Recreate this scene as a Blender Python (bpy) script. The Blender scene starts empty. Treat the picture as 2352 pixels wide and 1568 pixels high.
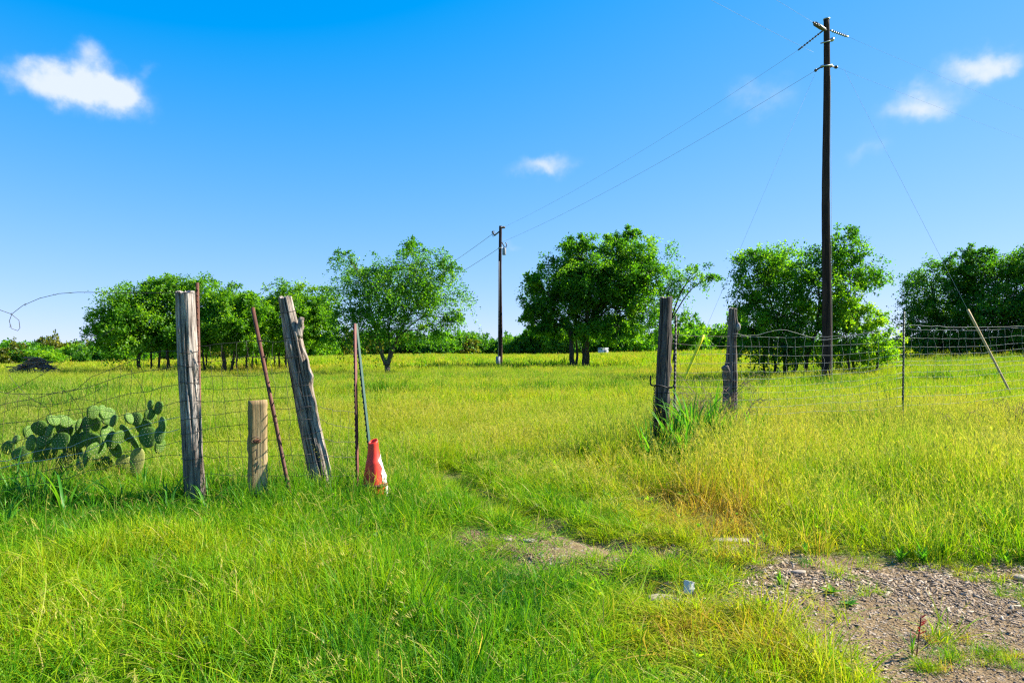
import bpy, math, random
import numpy as np
from mathutils import Vector, Matrix, Quaternion

# ------------------------------------------------------------------ camera, sky, sun, exposure
SC = bpy.context.scene
COL = SC.collection
CAMZ = 1.40
F, CX, HY = 1568.3, 1176.0, 806.3          # measured on a 2352 px wide view of the photograph
cam_d = bpy.data.cameras.new('camera'); cam = bpy.data.objects.new('camera', cam_d); COL.objects.link(cam)
cam.location = (0, 0, CAMZ); cam.rotation_euler = (math.radians(90), 0, 0)
cam_d.sensor_width = 36; cam_d.lens = 36 * F / 2352; cam_d.shift_y = (HY - 784.0) / 2352
cam_d.clip_start = 0.05; cam_d.clip_end = 6000
SC.camera = cam

SUN_AZ, SUN_EL = math.radians(74), math.radians(37)      # azimuth clockwise from +Y
SUN_DIR = Vector((math.sin(SUN_AZ) * math.cos(SUN_EL), math.cos(SUN_AZ) * math.cos(SUN_EL), math.sin(SUN_EL)))
sun_d = bpy.data.lights.new('sun', 'SUN'); sun = bpy.data.objects.new('sun', sun_d); COL.objects.link(sun)
sun_d.energy = 5.0; sun_d.angle = math.radians(0.53); sun_d.color = (1.0, 0.94, 0.84)
sun.rotation_euler = (-SUN_DIR).to_track_quat('-Z', 'Y').to_euler()
sun.location = (0, 0, 30)

world = bpy.data.worlds.new('World'); SC.world = world; world.use_nodes = True
def build_world():
    nt = world.node_tree; N = nt.nodes; L = nt.links
    for n in list(N): N.remove(n)
    out = N.new('ShaderNodeOutputWorld'); bg = N.new('ShaderNodeBackground')
    L.new(bg.outputs[0], out.inputs[0])
    sky = N.new('ShaderNodeTexSky'); sky.sky_type = 'NISHITA'; sky.sun_disc = False
    sky.sun_elevation = SUN_EL; sky.sun_rotation = SUN_AZ
    sky.air_density = 0.6; sky.dust_density = 0.0; sky.ozone_density = 3.0; sky.altitude = 150
    # grade the physical sky to the photograph's vivid rendering: one curve per channel over the whole dome
    sp0 = N.new('ShaderNodeSeparateColor'); cb0 = N.new('ShaderNodeCombineColor'); L.new(sky.outputs[0], sp0.inputs[0])
    for ch, (gain, power, off0) in enumerate(SKY_CURVE):
        pw = N.new('ShaderNodeMath'); pw.operation = 'POWER'; pw.inputs[1].default_value = power; L.new(sp0.outputs[ch], pw.inputs[0])
        ma = N.new('ShaderNodeMath'); ma.operation = 'MULTIPLY_ADD'; ma.inputs[1].default_value = gain; ma.inputs[2].default_value = off0; L.new(pw.outputs[0], ma.inputs[0])
        mx = N.new('ShaderNodeMath'); mx.operation = 'MAXIMUM'; mx.inputs[1].default_value = 0.0; L.new(ma.outputs[0], mx.inputs[0]); L.new(mx.outputs[0], cb0.inputs[ch])
    clampn = cb0
    # clouds: soft clusters anchored to compass direction and elevation
    tc = N.new('ShaderNodeTexCoord'); sep = N.new('ShaderNodeSeparateXYZ')
    def math_(op, a, b=None, c=None):
        m = N.new('ShaderNodeMath'); m.operation = op
        for i, v in enumerate((a, b, c)):
            if v is None: continue
            if isinstance(v, (int, float)): m.inputs[i].default_value = v
            else: L.new(v, m.inputs[i])
        return m.outputs[0]
    nz1 = N.new('ShaderNodeTexNoise'); nz1.inputs['Scale'].default_value = 14; nz1.inputs['Detail'].default_value = 6; nz1.inputs['Roughness'].default_value = 0.55
    L.new(tc.outputs['Generated'], nz1.inputs['Vector'])
    off = N.new('ShaderNodeVectorMath'); off.operation = 'SUBTRACT'; off.inputs[1].default_value = (.5, .5, .5)
    L.new(nz1.outputs['Color'], off.inputs[0])
    offs = N.new('ShaderNodeVectorMath'); offs.operation = 'SCALE'; offs.inputs['Scale'].default_value = 0.075
    L.new(off.outputs[0], offs.inputs[0])
    add = N.new('ShaderNodeVectorMath'); add.operation = 'ADD'
    L.new(tc.outputs['Generated'], add.inputs[0]); L.new(offs.outputs[0], add.inputs[1])
    L.new(add.outputs[0], sep.inputs[0])
    az = math_('ARCTAN2', sep.outputs[0], sep.outputs[1]); el = math_('ARCSINE', sep.outputs[2])
    total = None
    for (px, py, rx, ry, w) in CLOUDS:
        u, v = (px - CX) / F, (HY - py) / F
        a0 = math.atan(u); e0 = math.atan(v / math.sqrt(1 + u * u))
        ra = rx / F / (1 + u * u); re = ry / F / math.sqrt(1 + u * u)
        da = math_('DIVIDE', math_('SUBTRACT', az, a0), ra); de = math_('DIVIDE', math_('SUBTRACT', el, e0), re)
        r2 = math_('ADD', math_('MULTIPLY', da, da), math_('MULTIPLY', de, de))
        g = math_('MULTIPLY', math_('EXPONENT', math_('MULTIPLY', r2, -1.0)), w)
        total = g if total is None else math_('ADD', total, g)
    nz2 = N.new('ShaderNodeTexNoise'); nz2.inputs['Scale'].default_value = 20; nz2.inputs['Detail'].default_value = 6; nz2.inputs['Roughness'].default_value = 0.55
    L.new(tc.outputs['Generated'], nz2.inputs['Vector'])
    dens = math_('MULTIPLY', total, math_('ADD', math_('MULTIPLY', nz2.outputs['Fac'], 2.4), -0.2))
    mr = N.new('ShaderNodeMapRange'); mr.interpolation_type = 'SMOOTHSTEP'
    mr.inputs['From Min'].default_value = 0.08; mr.inputs['From Max'].default_value = 1.35
    L.new(dens, mr.inputs['Value'])
    mix = N.new('ShaderNodeMix'); mix.data_type = 'RGBA'
    L.new(mr.outputs[0], mix.inputs['Factor'])
    L.new(clampn.outputs[0], mix.inputs['A']); mix.inputs['B'].default_value = CLOUD_COL
    L.new(mix.outputs['Result'], bg.inputs[0]); bg.inputs[1].default_value = SKY_STRENGTH
SKY_STRENGTH = 0.081
SKY_CURVE = [(3.9, .3, -3.5), (11.1, .1, -9.9), (3.3, .2, 0.0)]
CLOUD_COL = (3.3, 3.7, 4.2, 1)
CLOUDS = [(235, 205, 104, 51, 1.35), (150, 195, 100, 37, 1.0), (290, 215, 47, 40, 0.8), (55, 178, 65, 28, 0.5), (200, 118, 35, 34, 0.45), (355, 148, 26, 16, 0.35), (1738, 238, 88, 44, 0.55), (2110, 240, 94, 37, 0.85), (2262, 148, 92, 32, 0.95), (2330, 138, 47, 29, 0.4), (1990, 348, 59, 32, 0.38), (1255, 386, 83, 23, 0.75), (1180, 566, 31, 14, 0.35), (5, 537, 24, 12, 0.3)]
build_world()
SC.view_settings.view_transform = 'Standard'; SC.view_settings.look = 'None'
SC.view_settings.exposure = 1.6; SC.view_settings.gamma = 1.0; SC.view_settings.use_curve_mapping = False
SC.render.engine = 'CYCLES'
cy = SC.cycles
cy.max_bounces = 4; cy.diffuse_bounces = 2; cy.glossy_bounces = 2; cy.transmission_bounces = 3; cy.transparent_max_bounces = 4
cy.caustics_reflective = False; cy.caustics_refractive = False
cy.use_denoising = False; cy.use_adaptive_sampling = True; cy.adaptive_threshold = 0.012
cy.filter_width = 1.3
SC.render.use_persistent_data = False

# ------------------------------------------------------------------ helpers
RNG = np.random.default_rng(11)
random.seed(5)

def sst(t):
    t = np.clip(t, 0, 1); return t * t * (3 - 2 * t)
def _h(ix, iy, s):
    n = (ix.astype(np.int64) * 374761393 + iy.astype(np.int64) * 668265263 + s * 974634787) & 0x7fffffff
    n = ((n ^ (n >> 13)) * 1274126177) & 0x7fffffff
    return ((n ^ (n >> 16)) & 0xffff) / 65535.0
def vn(x, y, s=0):
    x = np.asarray(x, float); y = np.asarray(y, float)
    ix = np.floor(x); iy = np.floor(y); fx = sst(x - ix); fy = sst(y - iy)
    a = _h(ix, iy, s); b = _h(ix + 1, iy, s); c = _h(ix, iy + 1, s); d = _h(ix + 1, iy + 1, s)
    return (a * (1 - fx) + b * fx) * (1 - fy) + (c * (1 - fx) + d * fx) * fy
def fbm(x, y, s=0, o=4):
    t = 0; a = 0.5; n = 0
    for k in range(o):
        t = t + a * vn(x, y, s + 17 * k); n += a; x = np.asarray(x) * 2.03 + 3.1; y = np.asarray(y) * 2.03 - 1.7; a *= .5
    return t / n

def base_z(x, y):
    x = np.asarray(x, float); y = np.asarray(y, float)
    r = 1.5 * (1 - np.exp(-np.maximum(0, x - 8.0) / 22)) * sst((y - 12) / 20)
    r = r * (1 - .42 * sst((y - 60) / 60))
    l = -0.62 * sst((-x - 22) / 45)
    m = .40 * sst((y - 34) / 26) * (1 - sst((-x - 15) / 30))
    return r + l + m
def to_px(x, y):
    y = np.maximum(np.asarray(y, float), .3)
    return CX + F * np.asarray(x) / y, HY + F * (CAMZ - base_z(x, y)) / y
def at(px, py, Y):
    return np.array([(px - CX) * Y / F, Y, CAMZ - (py - HY) * Y / F])

def seg_dist(px, py, pts):
    d = np.full(np.shape(px), 1e9)
    for (ax, ay), (bx, by) in zip(pts[:-1], pts[1:]):
        vx, vy = bx - ax, by - ay
        t = np.clip(((px - ax) * vx + (py - ay) * vy) / (vx * vx + vy * vy), 0, 1)
        d = np.minimum(d, np.hypot(px - ax - t * vx, py - ay - t * vy))
    return d
def inpoly(px, py, poly):
    c = np.zeros(np.shape(px), bool); n = len(poly)
    for i in range(n):
        x1, y1 = poly[i]; x2, y2 = poly[(i + 1) % n]
        if y1 == y2: continue
        k = ((y1 > py) != (y2 > py)) & (px < (x2 - x1) * (py - y1) / (y2 - y1) + x1)
        c ^= k
    return c
def gpt(px, py):                                  # ground point seen at (px, py) on the flat near ground
    Y = F * CAMZ / (py - HY); return ((px - CX) * Y / F, Y)
def gpoly(pts): return [gpt(*p) for p in pts]
DIRT = gpoly([(1650, 1350), (1745, 1274), (1900, 1262), (2100, 1275), (2352, 1295), (2700, 1300), (3600, 1900), (2150, 1900), (1925, 1560), (1860, 1480), (1795, 1430), (1690, 1395)])
BARE2 = gpoly([(1060, 1240), (1110, 1212), (1230, 1222), (1400, 1228), (1480, 1255), (1450, 1300), (1250, 1308), (1100, 1288)])
BARE3 = gpoly([(1480, 1340), (1610, 1338), (1620, 1384), (1490, 1388)])
BARE4 = gpoly([(1625, 1218), (1760, 1216), (1770, 1246), (1630, 1250)])
RUT1 = [gpt(*p) for p in [(1030, 1085), (1080, 1125), (1200, 1185), (1330, 1222), (1470, 1262), (1640, 1300)]]
RUT2 = [gpt(*p) for p in [(960, 1240), (1060, 1262), (1300, 1315), (1480, 1350)]]
RUT3 = [gpt(*p) for p in [(1290, 1060), (1400, 1105), (1510, 1150), (1640, 1200), (1770, 1255)]]
def bare(x, y):
    wx = x + (fbm(x * 3.2, y * 3.2, 3) - .5) * .34 + (vn(x * 11, y * 11, 8) - .5) * .24
    wy = y + (fbm(x * 3.2, y * 3.2, 31) - .5) * .34 + (vn(x * 11, y * 11, 9) - .5) * .24
    b = np.where(inpoly(wx, wy, DIRT), 1.0, 0.0)
    for P in (BARE2, BARE3, BARE4): b = np.maximum(b, np.where(inpoly(wx, wy, P), .93, 0.0))
    r = np.minimum(seg_dist(wx, wy, RUT1), seg_dist(wx, wy, RUT2) * 1.6)
    b = np.maximum(b, .80 * (1 - sst((r - .07) / .18)))
    b = np.maximum(b, .62 * (1 - sst((seg_dist(wx, wy, RUT3) - .08) / .2)) * sst((fbm(x * 2.1, y * 2.1, 78) - .36) / .15))
    worn = np.exp(-((x - .75) / 1.1) ** 2 - ((y - 5.0) / .75) ** 2) * sst((fbm(x * 2.4 + 5, y * 2.4, 77) - .46) / .1)
    b = np.maximum(b, .62 * worn)
    return b
def tz(x, y):
    x = np.asarray(x, float); y = np.asarray(y, float)
    z = base_z(x, y)
    near = 1 - sst((y - 14) / 20)
    z = z + (fbm(x * .45, y * .45, 5) - .5) * .16 * near * sst((y - 3) / 3) + (fbm(x * 2.2, y * 2.2, 6, 3) - .5) * .035 * near
    z = z + (fbm(x * .06, y * .06, 15) - .5) * .25 * sst((y - 20) / 25) * (1 - sst((y - 300) / 200))
    r = np.minimum(seg_dist(x, y, RUT1), seg_dist(x, y, RUT2))
    z = z - .07 * (1 - sst(r / .28))
    return z
def tz1(x, y): return float(tz(np.array([x]), np.array([y]))[0])

# --- materials
MATS = {}
class NT:
    def __init__(s, name):
        s.m = bpy.data.materials.new(name); s.m.use_nodes = True; s.t = s.m.node_tree; s.N = s.t.nodes; s.L = s.t.links
        for n in list(s.N): s.N.remove(n)
        s.out = s.N.new('ShaderNodeOutputMaterial'); MATS[name] = s.m
    def n(s, typ, **kw):
        n = s.N.new(typ)
        for k, v in kw.items(): setattr(n, k, v)
        return n
    def lk(s, a, b): s.L.new(a, b)
    def noise(s, scale, detail=4, rough=.55, vec=None, dist=0.):
        n = s.n('ShaderNodeTexNoise'); n.inputs['Scale'].default_value = scale; n.inputs['Detail'].default_value = detail
        n.inputs['Roughness'].default_value = rough; n.inputs['Distortion'].default_value = dist
        if vec is not None: s.lk(vec, n.inputs['Vector'])
        return n
    def coords(s, scale=(1, 1, 1), kind='Object'):
        tc = s.n('ShaderNodeTexCoord'); mp = s.n('ShaderNodeMapping'); mp.inputs['Scale'].default_value = scale
        s.lk(tc.outputs[kind], mp.inputs['Vector']); return mp.outputs[0]
    def ramp(s, fac, stops, interp='LINEAR'):
        r = s.n('ShaderNodeValToRGB'); r.color_ramp.interpolation = interp
        el = r.color_ramp.elements
        while len(el) < len(stops): el.new(.5)
        for e, (p, c) in zip(el, stops): e.position = p; e.color = (*c, 1) if len(c) == 3 else c
        s.lk(fac, r.inputs[0]); return r.outputs[0]
    def mixc(s, fac, a, b, mode='MIX'):
        m = s.n('ShaderNodeMix', data_type='RGBA', blend_type=mode)
        for sock, v in (('Factor', fac), ('A', a), ('B', b)):
            if isinstance(v, (int, float)): m.inputs[sock].default_value = v
            elif isinstance(v, tuple): m.inputs[sock].default_value = (*v, 1) if len(v) == 3 else v
            else: s.lk(v, m.inputs[sock])
        return m.outputs['Result']
    def math(s, op, a, b=None):
        m = s.n('ShaderNodeMath', operation=op)
        for i, v in enumerate((a, b)):
            if v is None: continue
            if isinstance(v, (int, float)): m.inputs[i].default_value = v
            else: s.lk(v, m.inputs[i])
        return m.outputs[0]
    def bump(s, h, strength=.5, dist=.01):
        b = s.n('ShaderNodeBump'); b.inputs['Strength'].default_value = strength; b.inputs['Distance'].default_value = dist
        s.lk(h, b.inputs['Height']); return b.outputs[0]
    def principled(s, color, rough=.8, metal=0., spec=.3, bump=None):
        p = s.n('ShaderNodeBsdfPrincipled'); p.inputs['Metallic'].default_value = metal; p.inputs['Specular IOR Level'].default_value = spec
        if isinstance(color, tuple): p.inputs['Base Color'].default_value = (*color, 1)
        else: s.lk(color, p.inputs['Base Color'])
        if isinstance(rough, (int, float)): p.inputs['Roughness'].default_value = rough
        else: s.lk(rough, p.inputs['Roughness'])
        if bump is not None: s.lk(bump, p.inputs['Normal'])
        s.lk(p.outputs[0], s.out.inputs[0]); return p
    def leafy(s, col, tcol, tr=.42, gloss=.05, grough=.4):
        d = s.n('ShaderNodeBsdfDiffuse'); t = s.n('ShaderNodeBsdfTranslucent'); g = s.n('ShaderNodeBsdfGlossy'); g.inputs['Roughness'].default_value = grough
        s.lk(col, d.inputs[0]); s.lk(tcol, t.inputs[0])
        m = s.n('ShaderNodeMixShader'); m.inputs[0].default_value = tr; s.lk(d.outputs[0], m.inputs[1]); s.lk(t.outputs[0], m.inputs[2])
        m2 = s.n('ShaderNodeMixShader'); m2.inputs[0].default_value = gloss; s.lk(m.outputs[0], m2.inputs[1]); s.lk(g.outputs[0], m2.inputs[2])
        s.lk(m2.outputs[0], s.out.inputs[0])
    def attr(s, name, typ='GEOMETRY'):
        a = s.n('ShaderNodeAttribute', attribute_name=name, attribute_type=typ); return a

def m_grass(name, stops, straw, tr=.45, sat=1.0):
    s = NT(name)
    t = s.attr('tint', 'INSTANCER').outputs['Fac']; bv = s.attr('bv').outputs['Fac']; hd = s.attr('head').outputs['Fac']
    v = s.math('ADD', t, s.math('MULTIPLY', s.math('SUBTRACT', bv, .5), .42))
    c = s.ramp(v, stops)
    dry = s.math('GREATER_THAN', bv, .955)
    c = s.mixc(dry, c, straw)
    c = s.mixc(hd, c, straw)
    tc = s.mixc(1.0, c, (1.3, 1.25, .55), 'MULTIPLY')
    s.leafy(c, tc, tr, .008, .5)
m_grass('grass_blade', [(0, (.017, .105, .009)), (.25, (.075, .25, .007)), (.5, (.215, .375, .007)), (.75, (.36, .40, .012)), (1, (.41, .25, .05))], (.47, .38, .11))

def m_leaf(name, dark, mid, light, tr=.55, tmul=(2.3, 2.0, .6)):
    s = NT(name); bv = s.attr('bv').outputs['Fac']
    oi = s.n('ShaderNodeObjectInfo')
    c = s.ramp(bv, [(0, dark), (.55, mid), (1, light)])
    s.leafy(c, s.mixc(1.0, c, tmul, 'MULTIPLY'), tr, .018, .5)
m_leaf('leaf_green', (.02, .09, .007), (.06, .20, .008), (.155, .32, .011))
m_leaf('leaf_dark', (.015, .075, .007), (.042, .155, .008), (.12, .27, .011))
m_leaf('leaf_bright', (.07, .20, .010), (.12, .28, .012), (.22, .36, .015))
m_leaf('leaf_fresh', (.045, .15, .007), (.085, .23, .009), (.17, .32, .011))
m_leaf('leaf_olive', (.06, .09, .012), (.11, .14, .018), (.19, .20, .03))
m_leaf('broad_blade', (.035, .15, .014), (.06, .22, .016), (.12, .30, .02), .4)
m_leaf('dry_blade', (.25, .17, .06), (.34, .26, .10), (.45, .38, .18), .35, (1, 1, .8))
m_leaf('red_leaf', (.20, .02, .015), (.32, .02, .02), (.45, .03, .03), .4, (1.2, .8, .8))

def m_bark(name, a, b, sc=(9, 9, 2)):
    s = NT(name); v = s.coords(sc); n = s.noise(3, 6, .65, v)
    c = s.ramp(n.outputs['Fac'], [(.3, a), (.7, b)])
    s.principled(c, .95, 0, .1, s.bump(n.outputs['Fac'], .9, .05))
m_bark('bark_dark', (.025, .02, .016), (.10, .08, .06))
m_bark('bark_grey', (.05, .042, .034), (.17, .14, .11))
m_bark('stick_wood', (.10, .055, .036), (.36, .24, .18), (3, 3, 3))

def m_wood(name, light, mid, dark, crack, low=None, stretch=(26, 26, 2.2)):
    s = NT(name); v = s.coords(stretch); n = s.noise(1.6, 8, .68, v, .6); n2 = s.noise(.55, 3, .5, v)
    v3 = s.coords((70, 70, 3.0)); n3 = s.noise(1.0, 5, .6, v3)
    c = s.ramp(n.outputs['Fac'], [(.36, crack), (.45, dark), (.53, mid), (.66, light)])
    c2 = s.ramp(n2.outputs['Fac'], [(.35, (.75, .68, .6)), (.65, (1.05, 1.05, 1.08))])
    c = s.mixc(1.0, c, c2, 'MULTIPLY')
    c = s.mixc(.35, c, s.ramp(n3.outputs['Fac'], [(.35, crack), (.6, light)]))
    cav = s.attr('cav').outputs['Fac']                     # open splits: mixed towards the crack colour by groove depth
    c = s.mixc(s.math('MULTIPLY', cav, .85), c, crack)
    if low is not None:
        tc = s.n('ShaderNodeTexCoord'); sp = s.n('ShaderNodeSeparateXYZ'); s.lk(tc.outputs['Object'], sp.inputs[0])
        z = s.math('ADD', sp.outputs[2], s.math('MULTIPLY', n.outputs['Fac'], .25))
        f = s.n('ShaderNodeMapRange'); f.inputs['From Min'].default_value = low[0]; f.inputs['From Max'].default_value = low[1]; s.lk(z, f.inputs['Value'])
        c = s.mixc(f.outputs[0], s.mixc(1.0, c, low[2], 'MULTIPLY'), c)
    h = s.math('ADD', n.outputs['Fac'], s.math('MULTIPLY', n3.outputs['Fac'], .6))
    s.principled(c, .93, 0, .12, s.bump(h, .9, .012))
m_wood('wood_silver', (.60, .56, .51), (.31, .255, .205), (.085, .058, .042), (.016, .011, .009), (.55, .95, (.55, .5, .46)))  # lower part darkened: the leaning post's cast shadow put into the colour
m_wood('wood_grey', (.52, .46, .39), (.25, .195, .145), (.085, .06, .046), (.018, .012, .009))
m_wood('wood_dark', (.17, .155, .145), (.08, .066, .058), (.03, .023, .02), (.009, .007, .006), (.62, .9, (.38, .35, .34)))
m_wood('wood_brown', (.31, .27, .245), (.15, .12, .10), (.065, .042, .032), (.015, .011, .009))
m_wood('wood_board', (.50, .38, .20), (.42, .30, .15), (.30, .19, .085), (.12, .065, .03), None, (34, 34, 1.1))
m_wood('creosote', (.075, .045, .034), (.036, .024, .021), (.016, .012, .012), (.006, .005, .005), None, (8, 8, .5))
m_wood('cut_wood', (.50, .47, .44), (.36, .33, .30), (.22, .18, .15), (.08, .06, .05), None, (30, 30, 30))

def m_rust(name, a, b, paint=None, amount=.5, rough=.7):
    s = NT(name); v = s.coords((1, 1, .35)); n = s.noise(24, 7, .7, v); n2 = s.noise(6, 4, .6, v)
    c = s.ramp(n.outputs['Fac'], [(.3, a), (.68, b)])
    if paint: c = s.mixc(s.ramp(n2.outputs['Fac'], [(amount - .08, (0, 0, 0)), (amount + .08, (1, 1, 1))]), paint, c)
    s.principled(c, rough, .0, .35, s.bump(n.outputs['Fac'], .4, .004))
m_rust('rust_steel', (.045, .016, .010), (.17, .06, .028))
m_rust('rust_red', (.05, .013, .010), (.17, .045, .03))
m_rust('green_paint', (.02, .05, .035), (.05, .09, .06), (.012, .055, .038), .60)
m_rust('dark_green_paint', (.02, .03, .02), (.06, .05, .03), (.008, .03, .016), .62)
m_rust('black_steel', (.012, .01, .01), (.05, .03, .02), (.012, .012, .013), .6)
m_rust('wire_rust', (.05, .03, .022), (.17, .10, .07))
def m_flat(name, col, rough=.6, metal=0., spec=.4, var=.25, sc=30):
    s = NT(name); v = s.coords(); n = s.noise(sc, 4, .6, v)
    c = s.mixc(n.outputs['Fac'], tuple(x * (1 - var) for x in col), tuple(min(1, x * (1 + var)) for x in col))
    s.principled(c, rough, metal, spec)
m_flat('wire_zinc', (.36, .35, .33), .7, .0, .3)
m_flat('wire_dark', (.06, .05, .045), .6, .4)
m_flat('line_wire', (.26, .31, .36), .9, .0, .05)
m_flat('insulator_grey', (.07, .06, .06), .5)
m_flat('steel_galv', (.36, .37, .39), .45, .7)
m_flat('transformer_grey', (.20, .22, .24), .7, .0)
m_flat('guard_tan', (.42, .28, .10), .7, 0, .3, .15, 6)
m_flat('guard_yellow', (.82, .70, .02), .6, 0, .2, .05, 6)
m_flat('paper_white', (.6, .59, .57), .8, 0, .2, .08)
m_flat('wall_white', (.5, .52, .54), .8, 0, .2, .06)
m_flat('roof_grey', (.22, .23, .24), .7)
m_flat('stone_pale', (.31, .255, .19), .95, 0, .1, .35, 25)
m_flat('glass_dark', (.02, .025, .03), .1)
def m_faded_highlight():  # white of the cone's painted highlight, with pinkish faded specks
    s = NT('faded_highlight'); v = s.coords((1, 1, 1)); n = s.noise(14, 5, .65, v); n2 = s.noise(5, 3, .5, v)
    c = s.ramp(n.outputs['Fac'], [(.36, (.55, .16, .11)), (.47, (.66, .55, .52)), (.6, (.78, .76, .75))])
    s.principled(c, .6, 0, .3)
m_faded_highlight()
def m_cone():
    s = NT('cone_red'); v = s.coords((1, 1, 1)); n = s.noise(9, 5, .6, v); n2 = s.noise(40, 4, .7, v)
    c = s.ramp(n.outputs['Fac'], [(.3, (.60, .018, .008)), (.62, (.82, .05, .02)), (.8, (.80, .16, .09))])
    c = s.mixc(s.ramp(n2.outputs['Fac'], [(.60, (0, 0, 0)), (.72, (.75, .75, .75))]), c, (.25, .05, .035))
    s.principled(c, .5, 0, .4, s.bump(n2.outputs['Fac'], .2, .004))
m_cone()
def m_cactus():
    s = NT('cactus_pad'); v = s.coords((1, 1, 1)); n = s.noise(6, 4, .6, v)
    c = s.ramp(n.outputs['Fac'], [(.3, (.04, .10, .014)), (.55, (.085, .16, .022)), (.8, (.18, .25, .04))])
    s.principled(c, .7, 0, .12, s.bump(s.noise(60, 3, .5, v).outputs['Fac'], .25, .003))
m_cactus()
m_flat('cactus_old', (.24, .25, .07), .8, 0, .2, .3, 9)
m_flat('areole', (.62, .56, .36), .8)
def m_ground():
    s = NT('ground_soil'); tc = s.n('ShaderNodeTexCoord'); v = tc.outputs['Object']
    b = s.attr('bare').outputs['Fac']; fld = s.attr('field').outputs['Fac']
    n1 = s.noise(2.2, 6, .6, v); n2 = s.noise(55, 5, .7, v); n3 = s.noise(14, 5, .6, v)
    vo = s.n('ShaderNodeTexVoronoi'); vo.inputs['Scale'].default_value = 60; s.lk(v, vo.inputs['Vector'])
    soil = s.ramp(n3.outputs['Fac'], [(.28, (.06, .038, .017)), (.5, (.18, .115, .052)), (.72, (.30, .21, .105))])
    soil = s.mixc(.45, soil, s.ramp(n2.outputs['Fac'], [(.3, (.05, .033, .018)), (.5, (.18, .13, .07)), (.7, (.34, .275, .175))]))
    soil = s.mixc(s.ramp(vo.outputs['Color'], [(.78, (0, 0, 0)), (.85, (.7, .7, .7))]), soil, (.32, .27, .22))
    th = s.ramp(n2.outputs['Fac'], [(.3, (.045, .07, .012)), (.55, (.10, .14, .02)), (.75, (.19, .19, .045))])
    n4 = s.noise(.16, 5, .6, v); n5 = s.noise(1.1, 4, .6, v)
    far = s.ramp(s.math('ADD', s.math('MULTIPLY', n4.outputs['Fac'], .6), s.math('MULTIPLY', n5.outputs['Fac'], .4)), [(.36, (.14, .27, .013)), (.5, (.26, .34, .016)), (.66, (.40, .40, .04))])
    g = s.mixc(fld, th, far)
    c = s.mixc(b, g, soil)
    h = s.math('ADD', n2.outputs['Fac'], vo.outputs['Distance'])
    s.principled(c, .97, 0, .08, s.bump(h, .7, .012))
m_ground()
def m_chip():
    s = NT('chip'); t = s.attr('tint', 'INSTANCER').outputs['Fac']
    v = s.coords((8, 50, 50)); n = s.noise(1.2, 4, .6, v)
    c = s.ramp(t, [(0, (.055, .034, .017)), (.3, (.15, .098, .052)), (.6, (.31, .215, .12)), (1, (.54, .45, .32))])
    c = s.mixc(.4, c, s.mixc(n.outputs['Fac'], (.10, .06, .032), (.45, .36, .26)))
    s.principled(c, .9, 0, .15)
m_chip()

# --- mesh builders
def np_mesh(name, V, Fc, attrs=None, smooth=False):
    """V (N,3); Fc = list of (M,k) int arrays."""
    me = bpy.data.meshes.new(name)
    V = np.asarray(V, np.float32)
    if not isinstance(Fc, (list, tuple)) or (len(Fc) and not isinstance(Fc[0], np.ndarray)): Fc = [np.asarray(Fc, np.int32)]
    Fc = [np.asarray(f, np.int32) for f in Fc if len(f)]
    me.vertices.add(len(V)); me.vertices.foreach_set('co', V.ravel())
    idx = np.concatenate([f.ravel() for f in Fc]); tot = np.concatenate([np.full(len(f), f.shape[1], np.int32) for f in Fc])
    st = np.concatenate([[0], np.cumsum(tot)[:-1]]).astype(np.int32)
    me.loops.add(len(idx)); me.loops.foreach_set('vertex_index', idx)
    me.polygons.add(len(tot)); me.polygons.foreach_set('loop_start', st)
    if smooth: me.polygons.foreach_set('use_smooth', np.ones(len(tot), bool))
    me.update(calc_edges=True)
    for k, a in (attrs or {}).items():
        at_ = me.attributes.new(k, 'FLOAT', 'POINT'); at_.data.foreach_set('value', np.asarray(a, np.float32))
    me.validate()
    return me
OFF = {}
def thing(name, label, cat, loc, group=None, kind=None, rot=None):
    o = bpy.data.objects.new(name, None); COL.objects.link(o); o.empty_display_size = .2
    o.location = loc
    if rot is not None: o.rotation_mode = 'QUATERNION'; o.rotation_quaternion = rot
    o['label'] = label; o['category'] = cat
    if group: o['group'] = group
    if kind: o['kind'] = kind
    OFF[o] = np.array(loc, float) if rot is None else np.zeros(3)
    return o
def tag(o, label=None, cat=None, group=None, kind=None):
    for k, v in (('label', label), ('category', cat), ('group', group), ('kind', kind)):
        if v: o[k] = v
    return o
def part(name, V, Fc, mat, parent=None, smooth=False, attrs=None, label=None):
    V = np.asarray(V, float)
    off = OFF.get(parent, np.zeros(3)) if parent is not None else np.zeros(3)
    me = np_mesh(name, V - off, Fc, attrs, smooth)
    me.materials.append(MATS[mat])
    o = bpy.data.objects.new(name, me); COL.objects.link(o)
    if parent is not None: o.parent = parent; OFF[o] = off
    if label: o['label'] = label
    return o
def solo(name, V, Fc, mat, label, cat, loc=(0, 0, 0), group=None, kind=None, smooth=False, attrs=None):
    loc = np.array(loc, float); me = np_mesh(name, np.asarray(V, float) - loc, Fc, attrs, smooth); me.materials.append(MATS[mat])
    o = bpy.data.objects.new(name, me); COL.objects.link(o); o.location = loc; OFF[o] = loc
    return tag(o, label, cat, group, kind)
def inst(name, me, parent, M, label=None):
    o = bpy.data.objects.new(name, me); COL.objects.link(o)
    if parent is not None:
        o.parent = parent
        M = Matrix.Translation(Vector(-OFF[parent])) @ M
    o.matrix_local = M
    if label: o['label'] = label
    return o

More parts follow.
